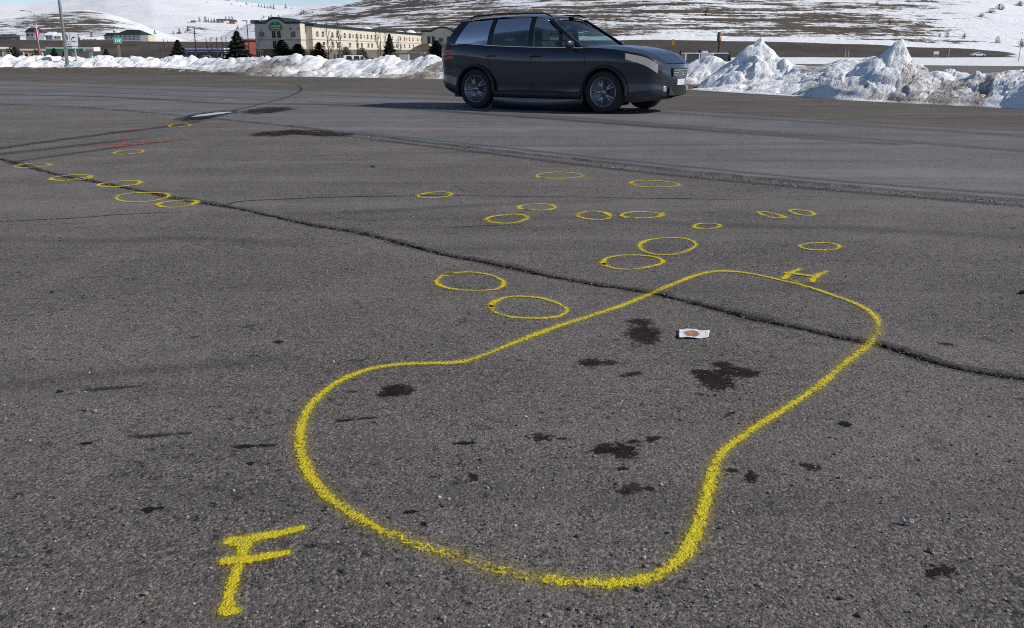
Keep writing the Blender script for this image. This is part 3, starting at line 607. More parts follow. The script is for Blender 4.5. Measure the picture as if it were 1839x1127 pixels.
def blob(name, parts, mat, label, cat='stain', group=None, dz=0.0, seed=0):
    vs, fs, uvs = [], [], []; NS = 40; RR = (0, .35, .6, .8, 1.0)
    for it, (x, y, rx, ry, tl, den) in enumerate(parts):
        b0 = len(vs); z = zs(x, y) - 0.0015 + dz + it * 0.0003
        ph = np.linspace(0, 2 * math.pi, NS, endpoint=False)
        k = 1 + 0.30 * fbm(np.cos(ph) * 1.6 + 5 + seed, np.sin(ph) * 1.6 + it * 3, 90 + seed, 3)
        for r in RR:
            for a, kk in zip(ph, k):
                px = x + rx * 1.25 * kk * r * math.cos(a); py = y + ry * 1.25 * kk * r * math.sin(a) + tl * r * math.cos(a)
                g = G(px, py); vs.append((g.x, g.y, z)); uvs.append((r, den))
        for i in range(len(RR) - 1):
            for j in range(NS):
                fs.append((b0 + i * NS + j, b0 + i * NS + (j + 1) % NS, b0 + (i + 1) * NS + (j + 1) % NS, b0 + (i + 1) * NS + j)[::-1])
    o = mesh(name, vs, fs, mat); set_uv(o, uvs); return tag(o, label, cat, group)
B_ = 'stains inside and around the large outline'
blob('dark_stain', [(714, 701, 42, 15, -4, 1), (690, 708, 16, 7, 0, .8)], M_BLOOD, 'solid oval maroon stain just inside the rounded end of the outline', group=B_, seed=1)
blob('dark_stain', [(1157, 601, 42, 23, 3, 1), (1150, 578, 34, 8, 4, .8)], M_BROWN, 'large blurry dark brown stain beside the white wrapper', group=B_, seed=2)
blob('dark_stain', [(1062, 652, 26, 10, 0, 1), (1095, 652, 20, 6, 0, .7)], M_BROWN, 'faint small brown stain between the outline and the large maroon splash', group=B_, seed=3)
blob('dark_stain', [(1328, 669, 54, 12, 3, 1), (1285, 682, 40, 24, 6, 1), (1300, 656, 26, 8, 4, .9), (1258, 669, 24, 7, 3, .95)], M_BLOOD, 'wide branching black and maroon stain below the white wrapper', group=B_, seed=4)
blob('dark_stain', [(1090, 806, 34, 12, -2, 1), (1122, 812, 30, 18, 5, 1)], M_BLOOD, 'solid curved maroon stain in the middle of the outline', group=B_, seed=5)
blob('dark_stain', [(1172, 788, 22, 9, -3, 1), (1140, 793, 16, 6, 0, .9)], M_SPLAT, 'spatter of small spots beside the curved maroon stain', group=B_, seed=6)
blob('dark_stain', [(970, 785, 36, 12, 2, 1), (1010, 788, 14, 4, 0, .9)], M_SPLAT, 'loose spatter of dark spots near the curved maroon stain', group=B_, seed=7)
blob('dark_stain', [(1350, 856, 18, 20, 0, 1), (1318, 846, 24, 6, 6, .95)], M_SPLAT, 'dark maroon splash with a tail just outside the pinched outline', group=B_, seed=8)
blob('dark_stain', [(1458, 838, 32, 11, 2, 1)], M_SPLAT, 'thin brown spatter well outside the pinched outline', group=B_, seed=9)
blob('dark_stain', [(1124, 884, 17, 8, 2, 1), (1140, 876, 26, 12, 3, .6)], M_BROWN, 'small black blot under the curved stain', group=B_, seed=10)
blob('dark_stain', [(850, 857, 16, 12, 0, 1), (862, 826, 8, 4, 0, 1)], M_SPLAT, 'few tiny maroon drops near the bottom of the outline', group=B_, seed=11)
blob('dark_stain', [(1135, 672, 34, 7, -5, .8)], M_SPLAT, 'faint reddish smear between the brown stain and the wide maroon stain', group=B_, seed=12)
blob('dark_stain', [(1694, 1024, 40, 18, -2, 1), (1672, 1034, 22, 8, 3, 1)], M_SPLAT, 'scattered maroon drops far outside the outline beyond the pale scrap', group=B_, seed=13)
blob('dark_stain', [(1316, 742, 16, 6, 0, .9)], M_SPLAT, 'small brown specks beside the inner edge of the outline', group=B_, seed=14)
T_ = 'small black marks scattered on the pavement'
for i, (pp, lab) in enumerate((([(440, 802, 24, 4, -2, 1), (478, 800, 26, 2.5, -1, .8)], 'long thin black smear ending at the rounded outline end'), ([(622, 755, 20, 3, -1, 1), (660, 751, 26, 2.2, -2, .8)], 'thin black smear inside the rounded outline end'),
    ([(266, 916, 15, 7, -2, 1), (285, 913, 14, 3.5, -2, 1)], 'black blot left of the letter F top bar'), ([(157, 796, 14, 3.5, -1, 1)], 'short black dash beside a row of broken streaks'), ([(275, 783, 55, 5, -5, .6), (330, 778, 25, 3, -2, .55)], 'row of broken black streaks beyond the short dash'),
    ([(108, 703, 8, 3, 0, 1), (200, 697, 70, 3, -6, .5)], 'broken hairline of black specks beyond the small pebbles'), ([(500, 614, 12, 4, 0, 1)], 'lone black blot beyond the rounded outline end'), ([(1518, 762, 15, 6, 2, 1)], 'lone black blot outside the outline below the crack'),
    ([(738, 920, 18, 4, -2, 1)], 'small black scuff near the faded stroke of the outline'), ([(450, 832, 10, 4, 0, 1)], 'tiny brown blot below the long thin smear'), ([(838, 796, 26, 4, -1, .9)], 'thin dotted dark smear in the outline near the loose spatter'), ([(762, 941, 7, 4, 0, 1)], 'tiny black drop under the small scuff'),
    ([(1700, 618, 20, 3, 2, .7)], 'faint dark scuff on the open pavement beyond the outline corner'))):
    blob('black_stain', pp, M_TAR, lab, group=T_, seed=20 + i)
for i, (pp, lab) in enumerate((([(1140, 800, 110, 46, 0, .75)], 'fine scattered spatter surrounding the curved maroon stain'), ([(1310, 690, 120, 50, 6, .75)], 'fine scattered spatter surrounding the wide branching stain'), ([(1140, 620, 90, 40, 0, .6)], 'fine scattered specks around the blurry brown stain'))):
    blob('fine_spatter', pp, M_FINE, lab, group=B_, seed=70 + i, dz=-0.0008)
for i, (pp, lab) in enumerate((([(1168, 878, 12, 6, 3, 1)], 'small maroon drop beside the black blot under the curved stain'), ([(1117, 841, 18, 7, -2, 1)], 'tiny maroon drops just below the curved stain'))):
    blob('dark_stain', pp, M_BROWN if i == 0 else M_SPLAT, lab, group=B_, seed=60 + i)
blob('soil_stain', [(500, 239, 60, 5, -4, 1), (575, 239, 70, 6, 4, 1)], M_SOIL, 'long dark patch of wet soil at the worn road edge', seed=40)
blob('soil_stain', [(480, 200, 55, 6, -5, .9)], M_SOIL, 'dark damp patch on the road beside the puddle', seed=42)
q = N('puddle_water'); uvn = q.n('UVMap'); sx = q.n('SeparateXYZ'); q.t.links.new(uvn.outputs[0], sx.inputs[0])
q.col((0.05, 0.05, 0.052)); q.rough(0.10); q.b.inputs['Specular IOR Level'].default_value = 0.6
q.alpha(q.mr(q.math('ADD', sx.outputs[0], q.math('MULTIPLY', q.noise(q.pos(), 5, 3), 0.5)), 1.22, 1.08))
blob('soil_stain', [(372, 209, 66, 6, -10, 1)], M_SOIL, 'wet dark rim round the puddle', seed=41)
pd = blob('puddle', [(376, 207.5, 34, 1.7, -5, 1)], q.m, 'thin puddle of water mirroring the pale sky', '', dz=0.002, seed=44)
pd["kind"] = "structure"

# ================================================================== LITTER AND LOOSE STONES
def wrapper():
    c = G(1246, 601); ex = Vector((0.062, -0.006, 0)); ey = Vector((0.010, 0.060, 0)); nx, ny = 22, 14
    vs = []; fs = grid_faces(ny, nx)
    for j in range(ny):
        for i in range(nx):
            u = i / (nx - 1) * 2 - 1; v = j / (ny - 1) * 2 - 1
            p = c + ex * (u * (1 + 0.08 * v * (u > .5))) + ey * (v * (1 - 0.25 * max(0, u - .4)) + 0.22 * max(0, -u - .6) * (1 - abs(v) * 2.2))
            z = 0.003 + 0.007 * (float(fbm(np.array(u * 2.3 + 3), np.array(v * 2.1), 12, 3)) + 0.6) + 0.003 * abs(u) ** 3
            vs.append((p.x, p.y, z))
    q = N('crumpled_paper'); uvn = q.n('UVMap'); sx = q.n('SeparateXYZ'); q.t.links.new(uvn.outputs[0], sx.inputs[0])
    d = q.math('ADD', q.math('POWER', q.math('DIVIDE', q.math('ADD', sx.outputs[0], 0.12), 0.55), 2.0), q.math('POWER', q.math('DIVIDE', q.math('ADD', sx.outputs[1], 0.05), 0.85), 2.0))
    f = q.mr(q.math('ADD', d, q.math('MULTIPLY', q.noise(q.pos(), 75, 4, 0.7), 1.6)), 1.9, 1.45)
    q.col(q.mix(f, (0.72, 0.73, 0.78), q.mix(q.noise(q.pos(), 160, 3), (0.20, 0.05, 0.03), (0.55, 0.30, 0.18)))); q.rough(0.6)
    o = mesh('paper_wrapper', vs, fs, q.m, smooth=True); set_uv(o, [(i / (nx - 1) * 2 - 1, j / (ny - 1) * 2 - 1) for j in range(ny) for i in range(nx)])
    so_ = o.modifiers.new('thickness', 'SOLIDIFY'); so_.thickness = 0.0012
    tag(o, 'crumpled white paper wrapper with a rust red smear', 'litter')
wrapper()
M_SCRAP = simple('pale_scrap', (0.62, 0.60, 0.57), 0.7)
def scrap(px, py, L, W, lab, rz, seed):
    g = G(px, py); vs = []; nx, ny = 9, 4
    for j in range(ny):
        for i in range(nx):
            u = i / (nx - 1) - .5; v = j / (ny - 1) - .5; k = 1 - 0.8 * (2 * u) ** 4
            x = u * L; y = v * W * k + 0.15 * W * math.sin(u * 9 + seed)
            vs.append((x, y, 0.006 + 0.012 * (0.5 + 0.5 * math.sin(u * 13 + v * 5 + seed))))
    o = mesh('paper_scrap', vs, grid_faces(ny, nx), M_SCRAP, smooth=True); o.location = (g.x, g.y, zs(px, py) - 0.003); o.rotation_euler = (0, 0, rz)
    m = o.modifiers.new('thickness', 'SOLIDIFY'); m.thickness = 0.003; tag(o, lab, 'litter')
scrap(1628, 942, 0.030, 0.006, 'thin torn pale scrap lying near scattered maroon drops', -0.5, 1)
scrap(1184, 301, 0.15, 0.07, 'flattened whitish scrap beside the lip of the road', -0.2, 4)
def stone_mesh(seed, n=2):
    bm = bmesh.new(); bmesh.ops.create_icosphere(bm, subdivisions=n, radius=1.0); r = random.Random(seed)
    off = (r.random() * 9, r.random() * 9)
    for v in bm.verts:
        k = 1 + 0.55 * float(fbm(np.array(v.co.x * 1.2 + off[0] + v.co.z), np.array(v.co.y * 1.2 + off[1] - v.co.z), seed, 2)); v.co *= k; v.co.z *= 0.62
    me = bpy.data.meshes.new('stone'); bm.to_mesh(me); bm.free(); return me
M_ST = [simple('stone_grey', (0.14, 0.135, 0.13), 0.8, sc=90), simple('stone_tan', (0.26, 0.21, 0.17), 0.8, sc=90), simple('stone_dark', (0.045, 0.045, 0.05), 0.8, sc=90), simple('stone_pale', (0.42, 0.41, 0.40), 0.8, sc=90)]
def lone_stone(px, py, r, mi, lab, cat='stone'):
    me = stone_mesh(int(px)); me.materials.append(M_ST[mi]); o = link('stone', me); g = G(px, py); o.location = (g.x, g.y, r * 0.42); o.scale = (r, r * 0.8, r); o.rotation_euler = (0, 0, px); tag(o, lab, cat)
lone_stone(1838, 527, 0.022, 2, 'black rounded stone alone beyond the outline corner')
lone_stone(156, 737, 0.009, 0, 'small grey pebble beside a reddish pebble')
lone_stone(171, 739, 0.008, 1, 'small reddish pebble beside a grey pebble')
lone_stone(670, 300, 0.022, 2, 'small dark stone on the apron beyond the side crack')
lone_stone(876, 877, 0.005, 3, 'tiny white pebble near the bottom of the outline')
lone_stone(1190, 1017, 0.009, 1, 'yellow flecked pebble at the lower bend of the outline')
lone_stone(95, 525, 0.012, 2, 'small dark stone near the edge of the cracked apron')
rs = np.random.RandomState(4); gv, gf, gm = [], [], []
base = [(np.array([v.co[:] for v in m.vertices]), [tuple(p.vertices) for p in m.polygons]) for m in (stone_mesh(k, 1) for k in range(5))]
for k in range(3800):
    if k < 900:       # grit gathered in the crack
        i = rs.randint(3, nC - 3); xy = cl[i] + nrm * rs.normal(0, 0.022); zz = -0.006; r = rs.uniform(0.0015, 0.0045)
    elif k < 1500:    # along the road's lip
        x = rs.uniform(560, 1839); g = G(x, tab(near_px, x) + abs(rs.normal(0, 5)) + 2); xy = np.array([g.x, g.y]); zz = 0.0; r = rs.uniform(0.003, 0.009)
    else:
        yy = 200 + 927 * rs.uniform(0.12, 1) ** 0.8; g = G(rs.uniform(-60, 1900), yy); xy = np.array([g.x, g.y]); zz = 0.0; r = rs.uniform(0.0018, 0.0042) * (1.0 if rs.rand() < .93 else 1.8)
    bv, bf = base[k % 5]; a = rs.uniform(0, 6.3); c_, s2 = math.cos(a), math.sin(a); n0 = len(gv)
    w = bv * r; gv += np.column_stack([w[:, 0] * c_ - w[:, 1] * s2 + xy[0], w[:, 0] * s2 + w[:, 1] * c_ + xy[1], w[:, 2] + zz + r * 0.45]).tolist()
    gf += [tuple(q_ + n0 for q_ in f) for f in bf]; gm += [rs.choice(4, p=[.42, .28, .22, .08])] * len(bf)
tag(mesh('gravel', gv, gf, mats=M_ST, fm=gm), 'fine loose gravel scattered over the pavement and crack', 'gravel', kind='stuff')

# ================================================================== THE PASSING CROSSOVER
def car_paint():
    q = N('dark_blue_grey_paint'); n1 = q.noise(q.obj(), 3, 3)
    q.col(q.mix(n1, (0.024, 0.031, 0.048), (0.036, 0.045, 0.066))); q.b.inputs['Metallic'].default_value = 0.55; q.rough(q.mr(q.noise(q.obj(), 25, 3), 0.3, 0.7, 0.24, 0.40))
    q.b.inputs['Coat Weight'].default_value = 0.7; q.b.inputs['Coat Roughness'].default_value = 0.08; return q.m
M_PAINT = car_paint(); M_BLK = simple('black_plastic', (0.014, 0.014, 0.015), 0.55); M_RUB = simple('tyre_rubber', (0.020, 0.020, 0.021), 0.85, sc=30)
M_ALLOY = simple('alloy', (0.34, 0.35, 0.37), 0.38, 0.9); M_CHROME = simple('chrome_trim', (0.75, 0.75, 0.76), 0.12, 1.0, 0.05); M_SEAT = simple('seat_fabric', (0.022, 0.022, 0.024), 0.9)
M_RED = simple('red_lens', (0.34, 0.010, 0.012), 0.2)
def lamp_mat():
    q = N('clear_headlamp'); q.col(q.mix(q.noise(q.obj(), 20, 2), (0.14, 0.145, 0.16), (0.32, 0.33, 0.36))); q.rough(0.1); q.b.inputs['Coat Weight'].default_value = 1.0
    q.b.inputs['Emission Color'].default_value = (1, 0.96, 0.88, 1); q.b.inputs['Emission Strength'].default_value = 0.12; return q.m
M_HEAD = lamp_mat()
def glass_mat():
    q = N('tinted_car_glass'); gl = q.n('BsdfGlossy'); gl.inputs['Roughness'].default_value = 0.02; tr = q.n('BsdfTransparent')
    q.t.links.new(q.mix(q.noise(q.obj(), 2, 2), (0.52, 0.66, 0.64), (0.60, 0.74, 0.72)), tr.inputs[0])
    fr = q.n('Fresnel'); fr.inputs[0].default_value = 1.55; mx = q.n('MixShader'); q.t.links.new(fr.outputs[0], mx.inputs[0]); q.t.links.new(tr.outputs[0], mx.inputs[1]); q.t.links.new(gl.outputs[0], mx.inputs[2])
    q.t.links.new(mx.outputs[0], q.out.inputs[0]); return q.m
M_GLASS = glass_mat()
def privacy():
    q = N('dark_privacy_glass'); gl = q.n('BsdfGlossy'); gl.inputs['Roughness'].default_value = 0.02; tr = q.n('BsdfTransparent')
    q.t.links.new(q.mix(q.noise(q.obj(), 2, 2), (0.10, 0.13, 0.13), (0.15, 0.19, 0.19)), tr.inputs[0])
    fr = q.n('Fresnel'); fr.inputs[0].default_value = 1.55; mx = q.n('MixShader'); q.t.links.new(fr.outputs[0], mx.inputs[0]); q.t.links.new(tr.outputs[0], mx.inputs[1]); q.t.links.new(gl.outputs[0], mx.inputs[2])
    q.t.links.new(mx.outputs[0], q.out.inputs[0]); return q.m
M_PRIV = privacy()

WB, RW = 1.345, 0.36
def pchip(xs, ys, x):
    xs = np.array(xs, float); ys = np.array(ys, float); t = np.interp(x, xs, np.arange(len(xs))); i = np.clip(t.astype(int), 0, len(xs) - 2); f = t - i
    d = np.gradient(ys, xs); h = xs[i + 1] - xs[i]
    h00 = 2 * f ** 3 - 3 * f ** 2 + 1; h10 = f ** 3 - 2 * f ** 2 + f; h01 = -2 * f ** 3 + 3 * f ** 2; h11 = f ** 3 - f ** 2
    return h00 * ys[i] + h10 * h * d[i] + h01 * ys[i + 1] + h11 * h * d[i + 1]
def halfw(x): return pchip([-2.27, -2.18, -1.9, -1.4, 0, 1.2, 1.75, 2.05, 2.2, 2.27], [.70, .80, .875, .915, .925, .92, .865, .765, .655, .54], x)
def belt(x): return pchip([-2.27, -1.9, -1.0, 0, 0.9, 1.3, 1.8, 2.1, 2.27], [1.10, 1.17, 1.14, 1.11, 1.10, 1.09, 1.03, .95, .83], x)
def build_suv():
    car = empty('crossover_car', (0, 0, 0))
    xs = np.concatenate([np.linspace(-2.27, -1.95, 12), np.linspace(-1.93, 1.93, 130), np.linspace(1.95, 2.27, 12)]); w = halfw(xs); b = belt(xs); zb = pchip([-2.27, -1.9, 1.9, 2.27], [.38, .24, .22, .30], xs)
    prof_t = np.linspace(0, 1, 26)
    def side_y(f): return np.interp(f, [0, .06, .18, .36, .52, .62, .72, .80, .88, .95, 1.0], [.86, .955, .975, .965, .972, .985, .992, 1.0, .990, .968, .935])
    for sgn in (1,): pass
    vs = []; ids = {}; fs = []
    for side in (-1, 1):
        grid = np.full((len(xs), len(prof_t)), -1, int)
        for i, x in enumerate(xs):
            for j, f in enumerate(prof_t):
                z = zb[i] + (b[i] - zb[i]) * f; y = side * w[i] * side_y(f); xx = x
                # gentle sill scallop
                if 0.12 < f < .5 and -1.0 < x < 1.0: y -= side * 0.018 * math.sin((f - .12) / .38 * math.pi)
                kill = False
                for ax in (-WB, WB):
                    d = math.hypot(x - ax, z - RW)
                    if d < 0.415:
                        if d > 0.365 and z > .2: k = 0.415 / d; xx = ax + (x - ax) * k; z = RW + (z - RW) * k
                        else: kill = True
                if not kill: grid[i, j] = len(vs); vs.append((xx, y, z))
        for i in range(len(xs) - 1):
            for j in range(len(prof_t) - 1):
                q4 = [grid[i, j], grid[i + 1, j], grid[i + 1, j + 1], grid[i, j + 1]]
                if min(q4) >= 0: fs.append(tuple(q4) if side < 0 else tuple(q4[::-1]))
    mb = MB(); mb.v = vs; mb.f = fs
    # hood with a raised centre, nose and tail skins
    hx = np.linspace(0.86, 2.27, 26); hv = []
    for x in hx:
        ww = halfw(x) * 0.935; bb = belt(x)
        for u in np.linspace(-1, 1, 15): hv.append((x + 0.03 * (1 - u * u) * (x > 2.2), u * ww, bb + 0.055 * (1 - abs(u) ** 2.6) * min(1, (2.35 - x) * 2) + 0.010 * math.exp(-((abs(u) - .62) / .10) ** 2)))
    mb.add(hv, grid_faces(26, 15))
    for ex, sg in ((2.27, 1), (-2.27, -1)):
        nv = []; zz0 = float(zb[-1] if sg > 0 else zb[0]); zz1 = float(b[-1] if sg > 0 else b[0]); ww = float(w[-1] if sg > 0 else w[0])
        for f in np.linspace(0, 1, 12):
            for u in np.linspace(-1, 1, 15): nv.append((ex + sg * ((0.12 if sg > 0 else 0.06) * (1 - u * u) * (0.6 + 0.4 * math.sin(f * 3.0))), u * ww * float(side_y(f)), zz0 + (zz1 - zz0) * f))
        mb.add(nv, [t[::sg] for t in grid_faces(12, 15)])
    mb.build('body', M_PAINT, car, True)
    # greenhouse corners: (x at belt, x at roof)
    zr = 1.60; yr = .66
    def ybelt(x): return float(halfw(x)) * .935
    def edge_pt(k, side, t):       # pillars k: 0 A,1 B,2 C,3 D ; t 0 belt .. 1 roof
        xb = (0.90, -0.16, -1.05, -1.98)[k]; xr = (0.12, -0.19, -1.02, -1.74)[k]
        x = xb + (xr - xb) * t; z0 = float(belt(xb)); z1 = (1.60, 1.64, 1.625, 1.58)[k]
        y = ybelt(xb) + ((.64, .665, .655, .61)[k] - ybelt(xb)) * t + 0.045 * math.sin(t * math.pi)
        return Vector((x, side * y, z0 + (z1 - z0) * t))
    def patch(a, bq, name, mat, par=None, inset=0.0, n=8, off=0.0):
        rows = []
        for j in range(n + 1):
            t = j / n
            for i in range(n + 1):
                u = i / n; rows.append(a(t) * (1 - u) + bq(t) * u)
        return mesh(name, rows, grid_faces(n + 1, n + 1), mat, par or car, True)
    for side in (-1, 1):
        for k0, k1, e0, e1, mt, lab in ((0, 1, 0.10, 0.045, M_GLASS, 'front side window'), (1, 2, 0.045, 0.05, M_PRIV, 'rear side window'), (2, 3, 0.05, 0.10, M_PRIV, 'rear quarter window')):
            def A(t, k0=k0, k1=k1, e=e0): p, q2 = edge_pt(k0, side, 0.02 + t * .93), edge_pt(k1, side, 0.02 + t * .93); return p + (q2 - p) * min(.48, e / max((q2 - p).length, .01))
            def Bq(t, k0=k0, k1=k1, e=e1): p, q2 = edge_pt(k0, side, 0.02 + t * .93), edge_pt(k1, side, 0.02 + t * .93); return q2 + (p - q2) * min(.48, e / max((q2 - p).length, .01))
            g = patch(A, Bq, 'side_window', mt)
        for k, wd in ((0, .05), (1, .05), (2, .055), (3, .115)):
            m2 = MB(); pts = [edge_pt(k, side, t) for t in np.linspace(-0.02, 1.0, 9)]
            for i in range(8):
                p, q2 = pts[i], pts[i + 1]; dx = Vector((wd, 0, 0)); iy = Vector((0, -side * .035, 0))
                m2.add([p - dx, p + dx, q2 + dx, q2 - dx, p - dx + iy, p + dx + iy, q2 + dx + iy, q2 - dx + iy], [(0, 1, 2, 3), (7, 6, 5, 4), (0, 3, 7, 4), (1, 5, 6, 2)])
            m2.build('pillar', M_BLK if k in (1, 2) else M_PAINT, car)
        # roof rail, belt trim, handles, mirror, door seams, cladding
        MB().tube([(0.15, side * .63, 1.64), (0.0, side * .635, 1.69), (-.9, side * .63, 1.70), (-1.55, side * .60, 1.67), (-1.66, side * .59, 1.625)], .016, 6).build('roof_rail', M_BLK, car, True)
        MB().tube([(x, side * (ybelt(x) + .012), float(belt(x)) - .002) for x in np.linspace(.92, -1.95, 9)], .013, 6).build('belt_trim', M_CHROME, car, True)
        for hx0 in (-0.02, -0.98):
            MB().tube([(hx0 - .10, side * .92, .955), (hx0 - .08, side * .95, .96), (hx0 + .08, side * .95, .96), (hx0 + .10, side * .92, .955)], .014, 6).build('door_handle', M_PAINT, car, True)
        for sx0, top in ((0.98, 1.0), (-0.12, 1.03), (-1.02, 1.05)):
            pts = [(sx0 - (0.05 if z < .5 and sx0 < -1 else 0), side * (float(halfw(sx0)) * float(side_y((z - .22) / .84)) + .0015), z) for z in np.linspace(.34 if sx0 > -1 else .72, top, 14)]
            MB().tube(pts, .006, 4).build('door_seam', M_BLK, car)
        mm = MB(); bv = []
        for t in np.linspace(0, 1, 6):
            for a in np.linspace(0, 2 * math.pi, 10, endpoint=False): bv.append((.74 + .05 * math.cos(a) * math.sin(.5 + t * 2.2) - .04 * t, side * (.90 + .20 * t), 1.16 + .075 * math.sin(a) * (0.6 + .4 * math.sin(t * 3))))
        mm.add(bv, [(i * 10 + k, i * 10 + (k + 1) % 10, (i + 1) * 10 + (k + 1) % 10, (i + 1) * 10 + k) for i in range(5) for k in range(10)] + [tuple(range(10))[::-1], tuple(range(50, 60))]); mm.build('door_mirror', M_PAINT, car, True)
        for ax in (-WB, WB):
            ar = MB(); pr = []
            for a in np.linspace(-0.12, math.pi + .12, 30):
                for r, yy in ((.40, .84), (.405, .955), (.435, .957), (.455, .93)):
                    lim = float(halfw(ax + r * math.cos(a))) / .925
                    pr.append((ax + r * math.cos(a), side * yy * (.35 + .65 * lim if yy > .9 else 1) * 1.0, max(.20, RW + r * math.sin(a))))
            ar.add(pr, grid_faces(30, 4)); ar.build('arch_cladding', M_BLK, car, True)
            wl = MB(); pr = []
            for a in np.linspace(-.1, math.pi + .1, 20):
                for yy in (.50, .90): pr.append((ax + .412 * math.cos(a), side * yy, RW + .412 * math.sin(a)))
            wl.add(pr, grid_faces(20, 2)); wl.box((ax - .41, side * .49 - .01, .2), (ax + .41, side * .49 + .01, .77)); wl.build('wheel_well', M_BLK, car)
        sk = MB(); pr = []
        for x in np.linspace(-.92, .92, 20):
            for z, yy in ((.215, .84), (.225, .925), (.33, .935), (.36, .905)): pr.append((x, side * yy, z))
        sk.add(pr, grid_faces(20, 4)); sk.build('sill_cladding', M_BLK, car, True)
        # lamps
        hl = MB(); pr = []
        for t in np.linspace(0, 1, 9):
            x = 1.72 + .50 * t
            for f in np.linspace(0, 1, 5):
                z = float(belt(x)) - .035 - (.10 + .05 * t) * (1 - f); pr.append((x + .012, side * (float(halfw(x)) * .985 + .008), z))
        hl.add(pr, grid_faces(9, 5)); hl.build('headlight', M_HEAD, car, True)
        tl = MB(); pr = []
        for t in np.linspace(0, 1, 8):
            x = -2.275 + .42 * t
            for f in np.linspace(0, 1, 5): pr.append((x, side * (float(halfw(max(x, -2.27))) * .985 + .010), .86 + .05 * t + (.22 - .07 * t) * f))
        tl.add(pr, grid_faces(8, 5)); tl.build('tail_light', M_RED, car, True)
        fg = MB().lathe([(0, .03), (.045, .03), (.05, 0), (0, 0)], 12).build('fog_light', M_HEAD, car); fg.location = (2.28, side * .46, .42); fg.rotation_euler = (0, 0, -math.pi / 2)
    # roof
    rv = []
    for x in np.linspace(-1.86, 0.13, 22):
        hw = np.interp(x, [-1.86, -1.72, -1.0, -.16, .26], [.60, .625, .665, .675, .645]); zc = pchip([-1.86, -1.6, -1.0, -.4, .0, .26], [1.59, 1.645, 1.69, 1.70, 1.67, 1.62], x)
        for u in np.linspace(-1, 1, 13): rv.append((x, u * hw, float(zc) - .055 * abs(u) ** 2.5))
    MB().add(rv, grid_faces(22, 13)).build('roof', M_PAINT, car, True)
    sp = MB(); sp.box((-2.02, -.56, 1.57), (-1.80, .56, 1.60)); sp.build('spoiler', M_PAINT, car)
    n = 10; wsv = []; rwv = []
    for t in np.linspace(0, 1, n):
        for u in np.linspace(-1, 1, n):
            wsv.append((0.99 - .89 * t - .10 * u * u * (1 - .4 * t), u * (.80 - .18 * t), 1.105 + .51 * t + .02 * math.sin(t * 3.1)))
            rwv.append((-2.20 + .36 * t + .05 * u * u, u * (.72 - .15 * t), 1.14 + .43 * t))
    mesh('windshield', wsv, grid_faces(n, n), M_GLASS, car, True); mesh('rear_window', rwv, grid_faces(n, n), M_PRIV, car, True)
    tg = MB(); tg.box((-2.29, -.66, .98), (-2.20, .66, 1.13)); tg.build('tailgate_panel', M_PAINT, car)
    gr_ = MB(); gr_.box((2.24, -.30, .62), (2.372, .30, .76)); gr_.build('grille', M_BLK, car)
    for z in (.65, .69, .73):
        mb2 = MB(); mb2.box((2.365, -.28, z - .007), (2.378, .28, z + .007)); mb2.build('grille_bar', M_CHROME, car)
    lo = MB(); lo.box((2.18, -.36, .31), (2.345, .36, .45)); lo.build('lower_intake', M_BLK, car)
    pl = MB(); pl.box((2.34, -.15, .48), (2.395, .15, .58)); pl.build('number_plate', simple('plate', (0.6, 0.62, 0.64), .5), car)
    un = MB(); un.box((-1.9, -.80, .20), (1.9, .80, .42)); un.build('underbody', M_BLK, car)
    # cabin
    fl = MB(); fl.box((-2.0, -.78, .40), (.98, .78, .52)); fl.box((.78, -.76, .5), (1.05, .76, 1.0)); fl.box((-2.0, -.76, .5), (-1.5, .76, 1.02)); fl.build('interior', M_SEAT, car)
    for x0, y0 in ((.15, -.37), (.15, .37), (-.85, -.40), (-.85, .40)):
        st = MB(); st.box((x0 - .25, y0 - .25, .52), (x0 + .27, y0 + .25, .68)); st.prism([(-.22, .62), (-.36, 1.20), (-.24, 1.22), (-.08, .66)], (x0, y0 - .23, 0), Vector((1, 0, 0)), Vector((0, 0, 1)), Vector((0, 1, 0)), .46)
        st.prism([(-.36, 1.22), (-.38, 1.40), (-.30, 1.42), (-.27, 1.24)], (x0, y0 - .13, 0), Vector((1, 0, 0)), Vector((0, 0, 1)), Vector((0, 1, 0)), .26); st.build('seat', M_SEAT, car)
    sw = [(.62 + .07 * math.sin(a), .37 + .18 * math.cos(a), .98 + .165 * math.sin(a)) for a in np.linspace(0, 2 * math.pi, 20)]
    MB().tube(sw, .014, 6).build('steering_wheel', M_BLK, car, True)
    for ax in (-WB, WB):
        for side in (-1, 1):
            wh = empty('wheel', (ax, side * .80, RW)); wh.parent = car; wh.rotation_euler = (0, 0, 0 if side > 0 else math.pi)
            MB().lathe([(.235, -.10), (.33, -.115), (.355, -.09), (.360, -.03), (.360, .03), (.355, .09), (.33, .115), (.245, .105), (.235, .08)], 40).build('tyre', M_RUB, wh, True)
            rm = MB().lathe([(.235, -.10), (.225, -.02), (.225, .06), (.238, .104), (.25, .108), (.232, .09), (.21, .02), (.0, .02)], 40)
            for k in range(5):
                for dk in (-.16, .16):
                    a = 2 * math.pi * k / 5; a2 = a + dk; p0 = Vector((.05 * math.cos(a), .085, .05 * math.sin(a))); p1 = Vector((.232 * math.cos(a2), .08, .232 * math.sin(a2)))
                    rm.tube([p0, (p0 + p1) / 2 + Vector((0, .01, 0)), p1], [.026, .02, .018], 6)
            rm.lathe([(0, .105), (.05, .10), (.06, .06)], 12); rm.build('rim', M_ALLOY, wh, True)
    return car
suv = build_suv()
gN = G(966, 200.5); yaw = math.radians(-33)
hd = Vector((math.cos(yaw), math.sin(yaw), 0)); aw = Vector((-hd.y, hd.x, 0))
